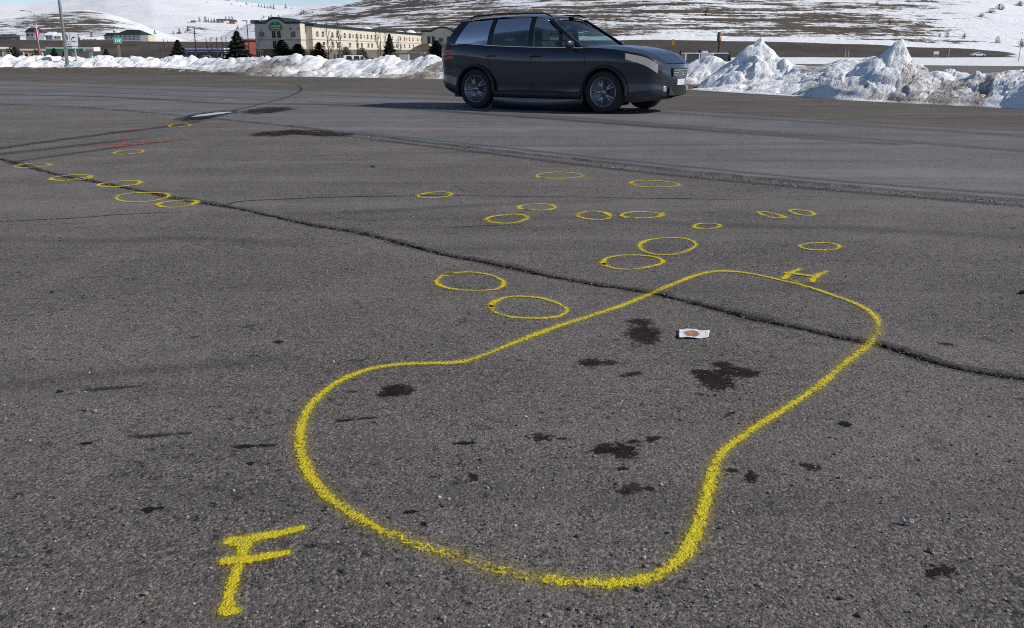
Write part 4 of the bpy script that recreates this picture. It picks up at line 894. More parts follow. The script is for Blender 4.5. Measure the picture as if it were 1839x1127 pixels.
suv.location = gN + aw * 0.90 + Vector((0, 0, 0.021)); suv.rotation_euler = (0, 0, yaw); suv.scale = (1.06, 1.06, 1.06)
tag(suv, 'dark blue grey crossover passing on the road', 'car')

# ================================================================== BEYOND THE ROAD: shared builders
def zground(x, y):
    """height of the ground sheet (flat part) at a place"""
    return float(zg(y)) + float(fbm(np.array(x * 0.06), np.array(y * 0.06), 5, 3)) * 0.22 * min(1, max(0, (y - 45) / 40))
def at(px, Y, dz=0.0):
    x = bear(px) * Y; return Vector((x, Y, zground(x, Y) + dz))
def hpx(py, Y): return H + (HOR - py) * Y / 1795.0          # height of a pixel row at distance Y
M_GREEN = simple('dark_green_metal', (0.006, 0.022, 0.017), 0.6); M_STUCCO = simple('cream_stucco', (0.66, 0.60, 0.50), 0.9, sc=0.8, var=0.06); M_STONE = simple('brown_base_stone', (0.17, 0.135, 0.105), 0.9, sc=1.5)
M_WIN = simple('window_pane', (0.016, 0.026, 0.028), 0.35, spec=0.25); M_WFR = simple('pale_window_trim', (0.62, 0.58, 0.50), 0.8); M_VENT = simple('brown_vent', (0.20, 0.16, 0.12), 0.8); M_WHITE = simple('white_paint', (0.75, 0.75, 0.74), 0.6)
M_ROOFS = simple('roof_membrane', (0.20, 0.20, 0.20), 0.9); M_SIGNG = simple('sign_green', (0.012, 0.16, 0.065), 0.5); M_SIGNL = simple('sign_lime', (0.10, 0.36, 0.07), 0.5); M_STEEL = simple('galvanised_steel', (0.42, 0.44, 0.46), 0.42, 0.7)
M_WOOD = simple('weathered_post', (0.20, 0.14, 0.09), 0.9, sc=12); M_ROOFSNOW = simple('roof_snow', (0.82, 0.84, 0.87), 0.8, var=0.04)
M_GREY = simple('grey_siding', (0.24, 0.28, 0.32), 0.8); M_TAN = simple('tan_siding', (0.52, 0.46, 0.36), 0.8); M_BRICKO = simple('orange_siding', (0.50, 0.25, 0.13), 0.8); M_REDW = simple('red_cladding', (0.42, 0.11, 0.085), 0.8); M_BLUE = simple('blue_fascia', (0.03, 0.08, 0.32), 0.5); M_DKROOF = simple('dark_shingle', (0.06, 0.062, 0.066), 0.9)
def text(body, size, mat, parent, loc, rx=math.pi / 2, rz=0.0, name='lettering', sx=1.0, bold=0.0):
    cu = bpy.data.curves.new('t', 'FONT'); cu.body = body; cu.size = size; cu.align_x = 'CENTER'; cu.align_y = 'CENTER'; cu.extrude = size * 0.03; cu.offset = bold * size
    to = bpy.data.objects.new('t', cu); COL.objects.link(to); bpy.context.view_layer.update()
    me = bpy.data.meshes.new_from_object(to.evaluated_get(bpy.context.evaluated_depsgraph_get())); bpy.data.objects.remove(to)
    me.materials.clear(); me.materials.append(mat); o = link(name, me, parent); o.location = loc; o.rotation_euler = (rx, 0, rz); o.scale = (sx, 1, 1); return o

# ---------------------------------------------------------------- hotel
def hotel():
    Y0 = 240.0; zb = -2.2; rz = -math.atan(0.0959)
    org = Vector((bear(541.5) * Y0, Y0, 0)); ho = empty('hotel', org, rz)
    ax = Vector((math.cos(rz), math.sin(rz), 0)); ay = Vector((-math.sin(rz), math.cos(rz), 0))
    def on_front(px, py, ly=0.0):       # pixel on a plane local y = ly  -> local x, z
        r = Vector(ray(px, py)); p0 = org + ay * ly; t = (p0 - Vector((0, 0, H))).dot(ay) / r.dot(ay); p = Vector((0, 0, H)) + r * t; return (p - org).dot(ax), p.z
    def on_side(px, py, lx):            # pixel on a plane local x = lx -> local y, z
        r = Vector(ray(px, py)); p0 = org + ax * lx; t = (p0 - Vector((0, 0, H))).dot(ax) / r.dot(ax); p = Vector((0, 0, H)) + r * t; return (p - org).dot(ay), p.z
    XL = on_front(459.5, 80)[0]; zt = on_front(520, 41.5)[1]; zs_ = on_front(520, 87.5)[1]
    # gable tower with curved parapet
    xa0, xa1 = on_front(477, 40)[0], on_front(512, 40)[0]; za = on_front(495, 33)[1]
    def parapet(x0, x1, z0, z1, ca0, ca1, n=14):
        pts = [(x0, z0), (ca0 - 0.6, z0)]
        for k in range(n + 1):
            t = k / n; pts.append((ca0 + (ca1 - ca0) * t, z0 + (z1 - z0) * (math.sin(t * math.pi) ** 0.75)))
        return pts + [(ca1 + 0.6, z0), (x1, z0)]
    top = parapet(XL, 0, zt, za, xa0, xa1)
    X, Z, Yv = Vector((1, 0, 0)), Vector((0, 0, 1)), Vector((0, 1, 0))
    MB().prism([(XL, zb)] + top + [(0, zb)], (0, 0, 0), X, Z, Yv, 14.0).build('wall', M_STUCCO, ho)
    tr = MB()
    for (x0, z0), (x1, z1) in zip(top[:-1], top[1:]):
        tr.add([(x0, -.35, z0 - .05), (x1, -.35, z1 - .05), (x1, -.35, z1 + .42), (x0, -.35, z0 + .42), (x0, 14.2, z0 - .05), (x1, 14.2, z1 - .05), (x1, 14.2, z1 + .42), (x0, 14.2, z0 + .42)], [(0, 1, 2, 3), (3, 2, 6, 7), (0, 4, 5, 1), (5, 4, 7, 6), (1, 5, 6, 2), (0, 3, 7, 4)])
    tr.build('roof', M_GREEN, ho)
    MB().box((XL - .05, -.10, zb), (.10, 4.0, zs_)).build('stone_base', M_STONE, ho)
    b2 = on_front(520, 71)[1]; MB().box((XL - .03, -.06, b2 - .12), (.06, 3.99, b2 + .12)).build('band', simple('band_trim', (0.36, 0.31, 0.25), .8), ho)
    def win_front(px0, px1, py0, py1, ly, mat=M_WIN, name='window'):
        x0, z1 = on_front(px0, py0, ly); x1, z0 = on_front(px1, py1, ly)
        w = MB().box((x0 - .12, ly - .10, z0 - .12), (x1 + .12, ly + .01, z1 + .12)).build(name, M_WFR if name == 'window' else mat, ho)
        MB().box((x0, ly - .14, z0), ((x0 + x1) / 2 - .04, ly - .098, z1)).box(((x0 + x1) / 2 + .04, ly - .14, z0), (x1, ly - .098, z1)).build('pane', mat, w) if name == 'window' else None
    for a, b, c, d in ((488.4, 495.4, 55, 67.5), (497.8, 504.6, 55, 67.5), (490, 497, 72.5, 85), (499, 505.5, 72.5, 85)): win_front(a, b, c, d, 0)
    win_front(467, 474, 57.5, 64.5, 0, M_VENT, 'vent'); win_front(523.5, 530.5, 57, 65, 0, M_VENT, 'vent')
    win_front(521, 522.5, 50.3, 52, 0, M_VENT, 'wall_lamp'); win_front(534.5, 536, 50.3, 52, 0, M_VENT, 'wall_lamp')
    x0, z1 = on_front(493, 93.5); x1 = on_front(498, 93)[0]; MB().box((x0, -.16, zb + .1), (x1, -.09, z1)).build('door', M_WHITE, ho)
    # sign with rounded crown
    sx0, sz0 = on_front(484.3, 53.5); sx1, sz1 = on_front(505.5, 38.2); cx = (sx0 + sx1) / 2; hw = (sx1 - sx0) / 2; hh = sz1 - sz0
    poly = [(-hw, hh * .08), (-hw * .93, 0), (hw * .93, 0), (hw, hh * .08), (hw, hh * .55)] + [(hw * .80 * math.cos(a), hh * .62 + hh * .38 * math.sin(a)) for a in np.linspace(0.1, math.pi - .1, 12)] + [(-hw, hh * .55)]
    sg = MB().prism(poly, (cx, -.35, sz0), X, Z, Yv, .24).build('sign', M_SIGNG, ho)
    sg2 = MB().box((cx - hw * .94, -.38, sz0 + hh * .05), (cx + hw * .94, -.352, sz0 + hh * .27)).build('sign_strip', M_SIGNL, sg)
    text('WINGATE', hh * .30, M_WHITE, sg, (cx, -.37, sz0 + hh * .42), name='lettering', sx=.92, bold=0.02); text('BY WYNDHAM', hh * .15, M_WHITE, sg, (cx, -.395, sz0 + hh * .16), name='lettering', sx=1.05)
    MB().lathe([(0, .0), (.35, .0), (.35, .03), (0, .03)], 6).build('emblem', simple('emblem_green', (0.06, 0.40, 0.22), .5), sg).location = (cx, -.39, sz0 + hh * .82)
    # long wing
    LX = on_front(562, 80, 4.0)[0]; yE = on_side(757, 80, LX)[0]; zr = on_side(562, 46, LX)[1]
    MB().box((XL + 2, 4.01, zb), (LX, yE + 2, zr)).build('wall', M_STUCCO, ho)
    MB().box((XL + 1.6, 3.66, zr - .04), (LX + .45, yE - .5, zr + .5)).build('roof', M_GREEN, ho)
    MB().box((LX - 1.0, 3.93, zb), (LX + .08, yE, zs_ - .1)).build('stone_base', M_STONE, ho)
    bz = on_side(600, 71.8, LX)[1]; MB().box((LX - 1.0, 3.95, bz - .10), (LX + .05, yE, bz + .10)).build('band', MATS['band_trim'], ho)
    # arched upper windows and square lower ones
    zt3 = on_side(570, 55.2, LX)[1]; zb3 = on_side(570, 64.8, LX)[1]; zt2 = on_side(630, 76.5, LX)[1]; zb2_ = on_side(630, 84.3, LX)[1]
    def wmesh(z0, z1, arch):
        hw = .92; p = [(-hw, z0), (hw, z0)]
        p += [(hw * math.cos(a), z1 - hw * .8 + hw * .8 * math.sin(a)) for a in np.linspace(0, math.pi, 9)] if arch else [(hw, z1), (-hw, z1)]
        fr = [(x * 1.22, z + (0.14 if z > (z0 + z1) / 2 else -.12)) for x, z in p]
        f = MB().prism(fr, (0, 0, 0), Yv, Z, X, .07); g = MB().prism(p, (.05, 0, 0), Yv, Z, X, .06); bar = MB().box((.10, -.05, z0), (.13, .05, z1)).box((.10, -hw, z1 - hw * .95), (.129, hw, z1 - hw * .80))
        return f, g, bar
    proto = {}
    for arch, z0, z1 in ((True, zb3, zt3), (False, zb2_, zt2)): proto[arch] = [m for m in wmesh(z0, z1, arch)]
    first = {}
    for px, arch in [(p, True) for p in (570, 580, 597, 605.5, 619, 628, 640, 648, 660, 667, 674, 704, 719, 726, 735, 741.5, 750, 756)] + [(p, False) for p in (571, 581, 597.5, 606, 628, 641, 649, 661, 667.5, 704, 712, 719, 726, 735, 742)]:
        ly = on_side(px, 70, LX)[0]
        if arch not in first:
            f, g, bar = proto[arch]; w = f.build('window', M_WFR, ho); g.build('pane', M_WIN, w); bar.build('mullion', M_WFR, w); first[arch] = w
        else: w = copy_tree(first[arch], ho)
        w.location = (LX, ly, 0)
    for px in (634, 654, 679.5, 730):
        ly = on_side(px, 66, LX)[0]; MB().box((LX, ly - .6, zb3 + .1), (LX + .06, ly + .6, zt3 - .3)).build('vent', M_VENT, ho)
    for px in (600, 606):
        ly = on_side(px, 96, LX)[0]; MB().box((LX, ly - .7, zb + .9), (LX + .14, ly + .7, zb + 2.3)).build('window', M_WIN, ho)
    # cross wing facing the road
    yW = yE; x0 = LX - .02; xr = on_front(835, 60, yW)[0]; zw = on_front(790, 56.5, yW)[1]; zw2 = on_front(790, 49.5, yW)[1]
    c0, c1 = on_front(775, 56, yW)[0], on_front(813, 56, yW)[0]; tp = parapet(on_front(756, 56, yW)[0], xr, zw, zw2, c0, c1)
    MB().prism([(tp[0][0], zb)] + tp + [(xr, zb)], (0, yW, 0), X, Z, Yv, 20).build('wall', M_STUCCO, ho)
    t2 = MB()
    for (xa, z0), (xb, z1) in zip(tp[:-1], tp[1:]):
        t2.add([(xa, yW - .4, z0 - .05), (xb, yW - .4, z1 - .05), (xb, yW - .4, z1 + .55), (xa, yW - .4, z0 + .55), (xa, yW + 20, z0 - .05), (xb, yW + 20, z1 - .05), (xb, yW + 20, z1 + .55), (xa, yW + 20, z0 + .55)], [(0, 1, 2, 3), (3, 2, 6, 7), (0, 4, 5, 1), (5, 4, 7, 6), (1, 5, 6, 2), (0, 3, 7, 4)])
    t2.build('roof', M_GREEN, ho)
    for a, b, c, d in ((767.5, 772.5, 65, 77), (776, 781, 65, 77), (803, 808, 65, 77), (811, 816, 65, 77), (768, 772.5, 81, 88)): win_front(a, b, c, d, yW)
    win_front(789, 795, 68, 75, yW, M_VENT, 'vent')
    # entrance canopy
    ca = on_front(727, 92, yW - 16)[0]; cb = on_front(790, 92, yW - 16)[0]; zc = on_front(760, 91, yW - 16)[1]
    cp = MB().box((ca, yW - 16, zc - .9), (cb, yW - 2, zc)).build('canopy', M_STONE, ho)
    MB().box((ca - .3, yW - 16.3, zc), (cb + .3, yW - 2, zc + .6)).build('canopy_roof', M_GREEN, cp)
    MB().prism([(0, 0), (4, 0), (2.8, 2.0)], (ca + 6, yW - 12, zc + .6), X, Z, Yv, 5).build('canopy_gable', M_TAN, cp)
    for x in (ca + .6, cb - .6, (ca + cb) / 2): MB().box((x - .5, yW - 15.5, zb), (x + .5, yW - 14.5, zc - .9)).build('column', M_STONE, cp)
    # snow left on the flat roof
    def heap(px0, px1, py, hgt, ly_, label=None):
        xa = on_front(px0, py, ly_)[0]; xb = on_front(px1, py, ly_)[0]; zz = zr + .3; vs = []
        for t in np.linspace(0, 1, 13):
            for u in np.linspace(0, 1, 5): vs.append((xa + (xb - xa) * t, ly_ + 5 * u, zz + hgt * math.sin(t * math.pi) ** .6 * (0.35 + .65 * math.sin(u * math.pi)) - .2))
        MB().add(vs, grid_faces(13, 5)).build('roof_snow', M_ROOFSNOW, ho, True)
    heap(642, 667, 51, 1.2, on_side(669, 60, LX)[0]); heap(700, 727, 57, 1.0, on_side(729, 60, LX)[0]); heap(724, 746, 59, 1.7, on_side(748, 60, LX)[0])
    return tag(ho, 'cream three storey hotel with dark green roof edges and green sign', 'building')
hotel()

# ---------------------------------------------------------------- plain buildings
def house(name, px0, px1, pyb, pyt, Y, depth, wall, roof, roofh, label, kind='gable', nwin=3, ground=True, rot=0.0, floors=1, snowroof=False):
    xa, xb = bear(px0) * Y, bear(px1) * Y; w = xb - xa; z0 = hpx(pyb, Y); z1 = hpx(pyt, Y); e = empty(name, ((xa + xb) / 2, Y, z0), rot); h = z1 - z0
    if w < 0.01: w = 1
    lo = -3.0
    MB().box((-w / 2, 0, lo), (w / 2, depth, h)).build('wall', wall, e)
    o = 0.4
    if kind == 'gable':
        MB().add([(-w / 2 - o, -o, h), (w / 2 + o, -o, h), (w / 2 + o, depth + o, h), (-w / 2 - o, depth + o, h), (-w / 2 - o, depth / 2, h + roofh), (w / 2 + o, depth / 2, h + roofh)], [(0, 1, 5, 4), (2, 3, 4, 5), (0, 4, 3), (1, 2, 5), (0, 3, 2, 1)]).build('roof', roof, e)
    elif kind == 'hip':
        k = min(w * .25, depth / 2)
        MB().add([(-w / 2 - o, -o, h), (w / 2 + o, -o, h), (w / 2 + o, depth + o, h), (-w / 2 - o, depth + o, h), (-w / 2 + k, depth / 2, h + roofh), (w / 2 - k, depth / 2, h + roofh)], [(0, 1, 5, 4), (2, 3, 4, 5), (0, 4, 3), (1, 2, 5), (0, 3, 2, 1)]).build('roof', roof, e)
    else: MB().box((-w / 2 - o, -o, h), (w / 2 + o, depth + o, h + roofh)).build('roof', roof, e)
    wh = h / floors
    for f in range(floors):
        for i in range(nwin):
            x = -w / 2 + w * (i + .5) / nwin; ww = min(.7, w / nwin * .28)
            p = MB().box((x - ww, -.08, wh * f + wh * .32), (x + ww, .02, wh * f + wh * .78)).build('window', M_WFR, e); MB().box((x - ww * .8, -.12, wh * f + wh * .37), (x + ww * .8, -.078, wh * f + wh * .73)).build('pane', M_WIN, p)
    return tag(e, label, 'building')
h1 = house('apartment_house', 208, 255, 73, 62.5, 470, 16, M_GREY, M_GREEN, 2.6, 'blue grey apartment house with a green hip roof', 'hip', 6, floors=2)
MB().box((0, -.02, -3), (bear(268) * 470 - bear(254) * 470, 9, hpx(63, 470) - hpx(73, 470))).build('annex', M_TAN, h1).location = ((bear(254) - bear(231.5)) * 470, .5, 0)
house('house', 190, 207, 70, 64.5, 480, 9, M_GREY, M_GREEN, 1.6, 'small low green roofed house beside the apartment house', 'gable', 2)
house('house', 50, 66, 69, 57.5, 470, 9, M_GREY, M_GREEN, 2.0, 'dark green roofed house behind the red sign', 'gable', 2)
house('house', 85, 97, 70, 63, 480, 8, M_GREY, M_ROOFSNOW, 1.6, 'grey house with a snowy roof', 'gable', 2)
house('house', 100, 112, 70, 64, 470, 8, M_TAN, M_ROOFSNOW, 1.5, 'small tan house with a snowy roof near the lamp post', 'gable', 2)
house('house', 0, 24, 69, 66, 470, 8, M_DKROOF, M_DKROOF, 1.4, 'long dark low house at the foot of the brown knoll', 'gable', 2)
house('house', 150, 176, 73, 69.5, 470, 7, M_WHITE, M_ROOFSNOW, 1.0, 'long low white house with a snowy roof behind the sign', 'gable', 4)
YH = 800
def hill_z(px, Y):      # height of the white hill at a place, from its mesh
    o = bpy.data.objects['hill.002']; best = 1e9; z = 0; x = bear(px) * Y
    co = HV
    i = int(np.argmin((co[:, 0] - x) ** 2 + (co[:, 1] - Y) ** 2)); return float(co[i, 2])
def hco(name):
    o = bpy.data.objects[name]; a = np.zeros(len(o.data.vertices) * 3); o.data.vertices.foreach_get('co', a); return a.reshape(-1, 3)
HVS = {n: hco(n) for n in ('hill', 'hill.001', 'hill.002')}
def sit(px, py, names=('hill', 'hill.001', 'hill.002')):
    """first hill point seen along a pixel: nearest vertex in bearing/height"""
    best = None
    for n in names:
        co = HVS[n]; m = co[:, 1] > 400; c = co[m]; ppx = px_of(c[:, 0], c[:, 1]); ppy = HOR - (c[:, 2] - H) * 1795 / c[:, 1]
        d = np.abs(ppx - px) * 1.0 + np.abs(ppy - py) * 2.0
        k = np.argsort(d)[:6]; k = k[np.argmin(c[k, 1])]
        if d[k] < 14 and (best is None or c[k, 1] < best.y): best = Vector(c[k])
    return best
for px, py, w, h, wm, rm, lab in ((352, 38.5, 9, 3, M_GREY, M_ROOFSNOW, 'small snowy roofed house at the end of the hillside row'), (402, 38.5, 14, 4, M_TAN, M_DKROOF, 'tan hillside house with a dark roof between conifers'), (421, 40, 10, 4, M_BRICKO, M_DKROOF, 'reddish brown hillside house below two conifers'), (462, 39, 14, 3, M_GREY, M_GREEN, 'grey green long hillside house next to the hotel roof'), (477, 38, 8, 3, M_GREY, M_ROOFSNOW, 'grey hillside house partly behind the hotel roof')):
    p = sit(px, py)
    if p is None: continue
    Y = p.y; u = Y / 1795; e = empty('house', (p.x, Y - 3, p.z), 0); W = w * u; hh = h * u
    MB().box((-W / 2, 0, -6), (W / 2, 9, hh)).build('wall', wm, e)
    MB().add([(-W / 2 - .6, -.6, hh), (W / 2 + .6, -.6, hh), (W / 2 + .6, 9.6, hh), (-W / 2 - .6, 9.6, hh), (-W / 2 - .6, 4.5, hh + 1.8), (W / 2 + .6, 4.5, hh + 1.8)], [(0, 1, 5, 4), (2, 3, 4, 5), (0, 4, 3), (1, 2, 5), (0, 3, 2, 1)]).build('roof', rm, e)
    for k in (-.25, .25): MB().box((k * W - .6, -.1, hh * .35), (k * W + .6, .02, hh * .75)).build('window', M_WIN, e)
    tag(e, lab, 'building')
# low roadside buildings behind the snow
ob = house('shop', 42, 76, 108, 90.5, 190, 3, M_BRICKO, M_TAN, .35, 'orange walled small shop with cream trim behind the snow bank', 'flat', 3, rot=.5)
for x in (-1.7, 0.1, 1.6): MB().box((x - .12, -.14, -3), (x + .12, -.01, hpx(90.5, 190) - hpx(108, 190))).build('trim_post', M_WFR, ob)
house('shed', 4, 16, 106, 87.5, 200, 3, M_TAN, M_ROOFSNOW, .4, 'small tan shed with a snowy roof beside a dark round evergreen', 'flat', 0, rot=.4)
house('store', 440, 461, 106, 72, 300, 6, M_REDW, M_REDW, .5, 'tall plain red walled store beside the hotel', 'flat', 0, rot=.45)
house('service_building', 336, 400, 106, 93, 290, 5, M_STONE, M_TAN, .3, 'low tan service building beneath the blue canopy', 'flat', 5)
def canopy(px0, px1, pyt, pyb, Y, depth, fas, label, end=None, word=None):
    xa, xb = bear(px0) * Y, bear(px1) * Y; zt, zb = hpx(pyt, Y), hpx(pyb, Y); zg0 = zground(xa, Y) - .4; e = empty('station_canopy', ((xa + xb) / 2, Y, zg0)); w = xb - xa
    MB().box((-w / 2, 0, zb - zg0), (w / 2, depth, zt - zg0)).build('fascia', fas, e)
    MB().box((-w / 2, .05, zt - zg0), (w / 2, depth, zt - zg0 + .25)).build('roof', M_ROOFSNOW, e)
    for k in (-.36, 0, .36): MB().box((k * w - .2, depth * .45, 0), (k * w + .2, depth * .45 + .4, zb - zg0)).build('column', M_WHITE, e)
    if end:
        f = end; pn = MB().box((w / 2 - f * w, -.06, zb - zg0 - .02), (w / 2 + .03, depth + .03, zt - zg0 + .27)).build('end_panel', M_WHITE, e)
        text(word, (zt - zb) * .95, simple('red_print', (.5, .03, .03), .5), pn, (w / 2 - f * w * .38, -.08, (zt + zb) / 2 - zg0), bold=.02)
    return tag(e, label, 'canopy')
canopy(82, 168.5, 87, 91.4, 160, 2.5, simple('sinopia_green', (0.015, 0.30, 0.11), .5), 'green and white fuel station canopy behind the snow bank', .22, 'Sinclair')
MATS['sinopia_green'].name = 'bright_green_fascia'
canopy(332, 402, 88.3, 91.6, 250, 9, M_BLUE, 'blue edged fuel canopy beside the tall spruce')
pm = house('utility_enclosure', 711, 755, 108, 95.3, 105, 2.4, M_TAN, M_TAN, .06, 'tan walled utility enclosure behind the dirty snow bank', 'flat', 0)
cbx = MB().box((-.45, -.35, -1.5), (.45, .35, 0.55)).build('utility_cabinet', M_WHITE); cbx.location = P(726, 99.5, 92); cbx.location.z -= .45; tag(cbx, 'small white utility cabinet in front of the tan enclosure', 'cabinet')

# ---------------------------------------------------------------- poles and signs
def pole(name, base, h, r0, r1, mat, label, cat, lean=0.0, n=8):
    o = MB().tube([(0, 0, -0.6), (0, 0, h * .5), (lean, 0, h)], [r0, (r0 + r1) / 2, r1], n); e = o.build(name, mat, None, True); e.location = base; return tag(e, label, cat) if label else e
def lamp_post(base, h, arm, label, r=.10):
    e = empty('street_lamp', base); MB().tube([(0, 0, -.5), (0, 0, h)], [r, r * .55], 10).build('pole', M_STEEL, e, True)
    MB().tube([(0, 0, .0), (0, 0, .25)], r * 1.8, 10).build('base_collar', M_STEEL, e)
    MB().tube([(0, 0, h - .1), (arm * .35, 0, h + .45), (arm, 0, h + .55)], [r * .5, r * .4, r * .35], 8).build('arm', M_STEEL, e, True)
    MB().box((arm - .35 if arm < 0 else arm - .05, -.14, h + .47), (arm + .05 if arm < 0 else arm + .35, .14, h + .60)).build('lamp_head', M_STEEL, e)
    return tag(e, label, 'street lamp')
g = G(122, 123.5); lamp_post(Vector((g.x, g.y, .02)), 9.5, -2.6, 'tall galvanised street lamp pole beside the lane sign', .115)
b = at(71, 150); lamp_post(b, hpx(26, 150) - b.z, -1.75, 'street lamp with a curved arm in front of the red sign', .11)
def sign_post(px, py, topz, mat, r): 
    g = G(px, py); e = empty('road_sign', Vector((g.x, g.y, 0))); return e, g.y
M_SIGNW = simple('sign_white', (0.78, 0.78, 0.79), .5, var=.04); M_INK = simple('sign_black', (0.015, 0.015, 0.015), .5); M_SIGNT = simple('sign_teal', (0.10, 0.42, 0.30), .5)
g = G(139, 121.5); e = empty('lane_sign', Vector((g.x, g.y, 0)), .30); u = g.y / 1795
cxp = (132.5 - 139) * u; zc = hpx(70, g.y); w, h = 25.5 * u, 24 * u
MB().tube([(0, .06, -.4), (0, .06, zc + h * .2)], .055, 6).build('post', M_STEEL, e)
pn = MB().box((cxp - w / 2, -.03, zc - h / 2), (cxp + w / 2, .03, zc + h / 2)).build('panel', M_SIGNW, e)
MB().box((cxp - w * .005, -.042, zc - h * .46), (cxp + w * .005, -.031, zc + h * .46)).build('divider', M_INK, pn)
ring = [(cxp - w * .24 + w * .105 * math.cos(a), -.045, zc + h * .16 + w * .105 * math.sin(a)) for a in np.linspace(-2.2, 3.6, 18)]
MB().tube(ring, w * .024, 6).build('roundabout_arrow', M_INK, pn)
for a0, a1, hd_ in (((-.24, .27), (-.24, .40), 0), ((-.35, .16), (-.42, .16), 1), ((-.17, .08), (-.16, -.05), 2)):
    MB().tube([(cxp + w * a0[0], -.045, zc + h * a0[1]), (cxp + w * a1[0], -.045, zc + h * a1[1])], [w * .024, w * (.05 if hd_ < 2 else .024)], 6).build('arrow_stroke', M_INK, pn)
MB().box((cxp - w * .26, -.05, zc + h * .14), (cxp - w * .22, -.032, zc + h * .19)).build('centre_dot', M_INK, pn)
MB().tube([(cxp + w * .13, -.045, zc - h * .04), (cxp + w * .14, -.045, zc + h * .08), (cxp + w * .20, -.045, zc + h * .13), (cxp + w * .27, -.045, zc + h * .13)], w * .026, 6).build('turn_arrow', M_INK, pn)
MB().prism([(0, -.06), (.11, 0), (0, .06)], (cxp + w * .26, -.04, zc + h * .13), Vector((w, 0, 0)), Vector((0, 0, w)), Vector((0, 1, 0)), .01).build('arrow_head', M_INK, pn)
for wd_, x_, z_ in (('LEFT', -.24, -.20), ('LANE', -.24, -.38), ('ONLY', .24, -.18)): text(wd_, h * .15, M_INK, pn, (cxp + w * x_, -.035, zc + h * z_), bold=.01)
MB().box((-.18, .0, zc - h / 2 - 4.5 * u), (.18, .05, zc - h / 2 - 1.2 * u)).build('small_plate', M_SIGNW, e)
tag(e, 'square white lane use sign with roundabout and turn arrows', 'road sign')
g = G(217, 120.5); e = empty('street_sign', Vector((g.x, g.y, 0)), .30); u = g.y / 1795; zc = hpx(72.5, g.y)
MB().box((-.09, -.07, -.4), (.09, .07, zc)).build('post', M_WOOD, e); pn = MB().box((-7 * u, -.12, zc - 5.2 * u), (7 * u, -.08, zc + 5.2 * u)).build('panel', M_SIGNT, e)
for k, (dx, ww) in enumerate(((-3.6, 1.9), (-.2, 2.2), (3.6, 1.9))):
    pts = [((dx + ww * .5 * math.cos(a)) * u, -.125, zc + (0 + 2.6 * math.sin(a)) * u) for a in np.linspace(.6 if k != 1 else 0, 5.6 if k != 1 else 6.28, 12)]; MB().tube(pts, .028, 5).build('worn_legend', M_SIGNW, pn)
tag(e, 'faded pale green sign panel on a wooden post', 'road sign')
bp = at(70, 175); e = empty('pylon_sign', bp); u = 175 / 1795
MB().box((-.16, -.12, -.5), (.16, .12, hpx(54, 175) - bp.z)).build('post', simple('red_post', (.40, .03, .06), .5), e); MB().box((-.30, -.14, hpx(62, 175) - bp.z), (.42, .14, hpx(52, 175) - bp.z)).build('panel', simple('red_panel', (.62, .08, .10), .5), e)
tag(e, 'narrow red pylon sign on a red post', 'sign')
for px, py, Y, lab in ((352, 49, 150, 'thin dark light pole between the conical spruce and the blue canopy'), (447, 38, 170, 'thin dark light pole in front of the red store'), (683.5, 45, 225, 'thin dark pole in front of the long hotel wing')):
    bb = at(px, Y); e = empty('light_pole', bb); hh = hpx(py, Y) - bb.z; MB().tube([(0, 0, -.5), (0, 0, hh)], [.10, .07], 6).build('pole', M_INK, e); MB().box((-.8, -.15, hh - .02), (.1, .15, hh + .12)).build('lamp_head', M_INK, e); tag(e, lab, 'light pole')
bb = at(1290, 160); e = empty('pylon_sign', bb); pz = lambda y: hpx(y, 160) - bb.z
MB().box((-.16, -.16, -.5), (.16, .16, pz(70))).build('post', M_INK, e)
oo = MB().prism([(-.28 * 1, pz(74)), (.30, pz(74)), (.36, pz(70)), (.30, pz(60)), (.16, pz(57.5)), (-.16, pz(57.5)), (-.28, pz(61))], (0, -.2, 0), Vector((1, 0, 0)), Vector((0, 0, 1)), Vector((0, 1, 0)), .4).build('panel', M_INK, e)
MB().box((.02, -.235, pz(72)), (.30, -.19, pz(59.5))).build('orange_face', simple('orange_face', (.75, .16, .04), .5), oo); MB().box((.10, -.26, pz(67)), (.27, -.236, pz(64))).build('white_patch', M_SIGNW, oo)
tag(e, 'tall dark post with a narrow orange and white sign', 'sign')
for px, py0, py1, Y, w, lab in ((1522, 85.5, 89, 300, 9, 'dark backed board sign on two posts by the highway'), (1682, 92, 97, 330, 10, 'white board sign on the brown highway bank')):
    bb = at(px, Y); e = empty('board_sign', bb); u = Y / 1795; zA, zB = hpx(py1, Y) - bb.z, hpx(py0, Y) - bb.z
    for sx_ in (-.3, .3): MB().box((sx_ * w * u - .1, -.05, -.6), (sx_ * w * u + .1, .05, zB)).build('post', M_STEEL, e)
    MB().box((-w * u / 2, -.14, zA), (w * u / 2, -.06, zB)).build('panel', M_SIGNW if px > 1600 else simple('sign_back', (.07, .08, .10), .6), e); tag(e, lab, 'road sign')
for px, py, Y, lab in ((1705, 76, 320, 'slim grey lamp pole beside the white board sign'), (1832, 58, 250, 'slim grey lamp pole near the small leafless tree')):
    pole('lamp_pole', at(px, Y), hpx(py, Y) - at(px, Y).z, .12, .07, M_STEEL, lab, 'light pole')
hm = at(1163, 330); MB().box((-.5, -.1, 0), (.5, .1, 2.2)).build('marker', simple('amber', (.7, .32, .03), .5)); bpy.data.objects['marker'].location = P(1209, 81, 372); bpy.data.objects['marker'].name = 'highway_marker'; tag(bpy.data.objects['highway_marker'], 'small amber marker panel on the brown bank', 'marker')

